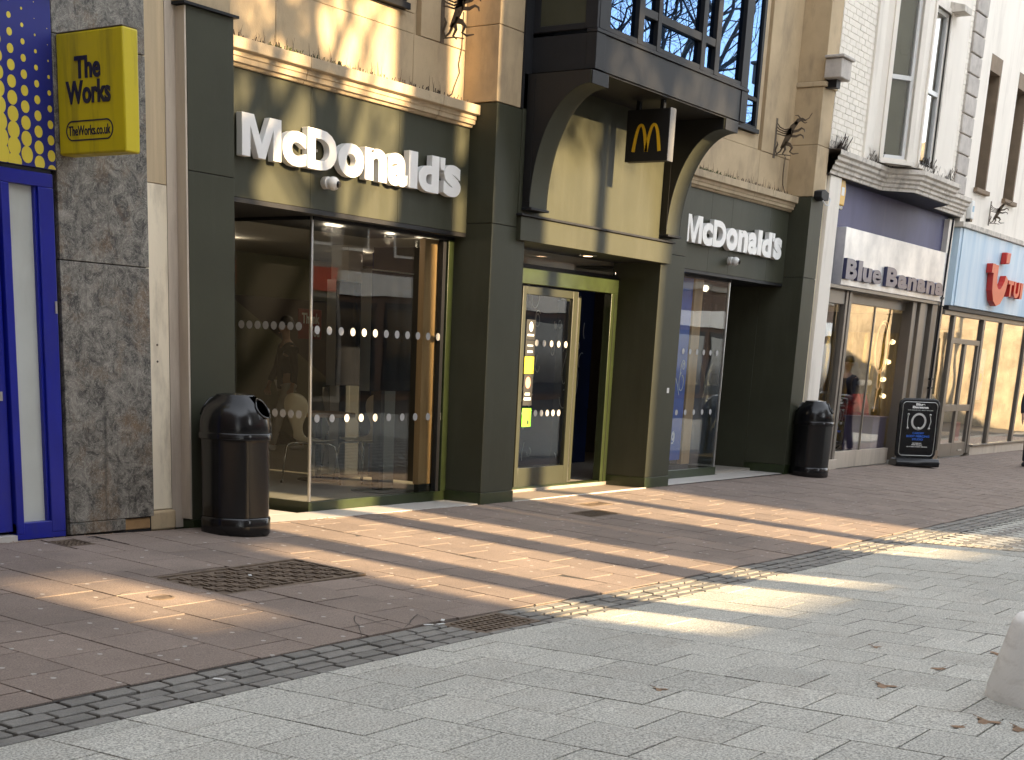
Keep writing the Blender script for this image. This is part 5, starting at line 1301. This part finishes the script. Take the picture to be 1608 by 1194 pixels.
# bare street trees
def tree(name, label, x, y, r0, hfork, htop, seed, spread=.55, gens=6, group='street trees', dens=1.0):
    rr = random.Random(seed); t = thing(name, label, 'tree', (x, y, gz(x, y)-.05), group)
    tr = MB(); br = MB()
    lean = (rr.uniform(-.1,.1), rr.uniform(-.1,.1))
    pts = [(lean[0]*q**2, lean[1]*q**2, hfork*q) for q in (0,.04,.2,.45,.7,1.0)]
    tr.tube(pts, [r0*1.35, r0*1.08, r0, r0*.95, r0*.88, r0*.75], 14); tr.build('trunk', m_bark, t, smooth=True)
    def grow(p, d, L_, r_, g_):
        if g_ == 0 or r_ < .0022: return
        n_ = 4; pts = [p]; q = Vector(p); dd_ = d.copy()
        for i in range(n_):
            dd_ = unit(dd_ + Vector((rr.gauss(0,.13), rr.gauss(0,.13), rr.gauss(.05,.10)))); q = q + dd_*(L_/n_); pts.append(q.copy())
        sides = 7 if r_ > .05 else (5 if r_ > .015 else 3)
        br.tube(pts, [r_*(1-.35*i/n_) for i in range(n_+1)], sides, cap=False)
        k = rr.choice((2,3,3)) if g_ > 1 else rr.choice((2,3))
        for i in range(k):
            s_ = pts[-1] if i == 0 else pts[rr.choice((2,3,4))]
            side = Vector((rr.gauss(0,1), rr.gauss(0,1), rr.gauss(.25,.6))); side = unit(side)
            nd_ = unit(dd_*(1-spread) + side*spread*(1.0 if i else .6)); grow(s_, nd_, L_*rr.uniform(.62,.84), r_*(.66 if i == 0 else rr.uniform(.42,.6)), g_-1)
    top = Vector(pts[-1]); n0 = rr.choice((4,5))
    for i in range(n0):
        a = 2*math.pi*i/n0 + rr.random(); grow(top - Vector((0,0,.25*i/n0)), unit(Vector((math.cos(a)*.6, math.sin(a)*.6, .75))), (htop-hfork)*.36, r0*.42, gens)
    grow(top, Vector((0,0,1)), (htop-hfork)*.38, r0*.55, gens)
    o = br.build('crown', m_bark, t, smooth=True); return t
tree('bare_tree', 'bare tree across the street in line with the left dark pier', 8.6, -13.0, .29, 6.6, 12, 11, gens=4)
tree('bare_tree', 'forked bare tree across the street in line with the shop window', 10.35, -12.5, .28, 5.8, 11, 12, gens=4)
tree('bare_tree', 'thick bare tree across the street in line with the middle pier', 11.64, -13.6, .56, 9.8, 15, 13, gens=5)
tree('bare_tree', 'second thick bare tree beside it', 12.72, -14.6, .56, 9.8, 15, 14, gens=4)
tree('bare_tree', 'slender bare tree across the street in line with the entrance', 14.18, -12.8, .16, 8.4, 12.5, 15, gens=5)
tree('bare_tree', 'large bare tree mirrored in the bay window', 31.0, -11.5, .22, 4.5, 14, 16, gens=7)
tree('bare_tree', 'tall bare tree further along mirrored in the bay window', 38.5, -13.5, .24, 5, 16, 17, gens=7)
# unseen evergreen, its crown placed to shade the bay
ev = thing('shade_evergreen', 'dense evergreen tree added across the street to shade the bay', 'tree', (14.3, -16.5, -.1), 'street trees')
MB().tube([(0,0,0),(0,0,4),(0,0,9.3)], [.2,.17,.12], 10).build('trunk', m_bark, ev, smooth=True)
mb = MB(); rr = random.Random(21)
for _ in range(5200):
    a = rr.uniform(0, 6.283); q = rr.random()**.5; zz = rr.uniform(0, 1)
    R_ = 2.15*math.sin(math.pi*min(.97, .22+.78*zz))**.6; x = R_*q*math.cos(a)*1.0; y = R_*q*math.sin(a); z = 9.55+4.4*zz
    s_ = rr.uniform(.06, .13); u = Vector((rr.gauss(0,1), rr.gauss(0,1), rr.gauss(0,1))); u = unit(u); v = unit(u.cross(Vector((rr.gauss(0,1), rr.gauss(0,1), .3)))); c = Vector((x, y, z))
    mb.add([c-u*s_, c+v*s_*.5, c+u*s_, c-v*s_*.5], [(0,1,2,3)])
o = mb.build('crown', m_leafg, ev)

# cracked slabs in the red pavement
mb = MB()
CRACKS = [[(6.44,-2.96),(6.05,-3.33)], [(6.44,-2.96),(6.40,-3.34)], [(6.44,-3.33),(6.80,-3.16),(6.71,-3.33)], [(10.17,-.15),(10.5,-.11)], [(9.52,-1.0),(10.14,-.95),(10.42,-.95)], [(10.36,-.93),(10.9,-.84),(11.01,-1.04)], [(5.46,-1.84),(5.82,-1.74)]]
for line in CRACKS:
    pts = []
    for (xa, ya), (xb, yb) in zip(line[:-1], line[1:]):
        for i in range(6):
            q = i/6; pts.append((xa+(xb-xa)*q + random.uniform(-.008, .008), ya+(yb-ya)*q + random.uniform(-.008, .008)))
    pts.append(line[-1]); n = len(pts); vs = []
    for i, (x, y) in enumerate(pts):
        a = Vector(pts[max(i-1, 0)]); b = Vector(pts[min(i+1, n-1)]); d = b-a; q = Vector((-d.y, d.x))/d.length*random.uniform(.0015, .0035)
        vs += [(x+q.x, y+q.y, gz(x, y)+.0045), (x-q.x, y-q.y, gz(x, y)+.0045)]
    mb.add(vs, [(2*i, 2*i+1, 2*i+3, 2*i+2) for i in range(n-1)])
o = mb.build('crack', m_joint, red); o['kind'] = 'stuff'
# grit, dust and leaf crumbs blown against the wall foot
mb = MB(); rr = random.Random(77)
for _ in range(1500):
    x = rr.uniform(6.2, 33); y = -abs(rr.gauss(0, .035)) - .012
    if rr.random() < .25: y = -3.36 - rr.random()*.4
    s_ = rr.uniform(.003, .013); a = rr.uniform(0, 3.14); z = gz(x, y)+.001
    c, d = math.cos(a)*s_, math.sin(a)*s_
    mb.add([(x-c, y-d, z), (x+d*.6, y-c*.6, z+.001), (x+c, y+d, z+s_*.4), (x-d*.6, y+c*.6, z+.003)], [(0,1,2,3)])
o = mb.build('grit', m_leaf, red); o['kind'] = 'stuff'

# small paper sticker on the pier right of the entrance
o = box('sticker', m_whitew, None, 15.93, 15.985, -.0035, -.001, 1.10, 1.16); tag(o, 'small white square sticker on the dark pier right of the entrance', 'sticker')
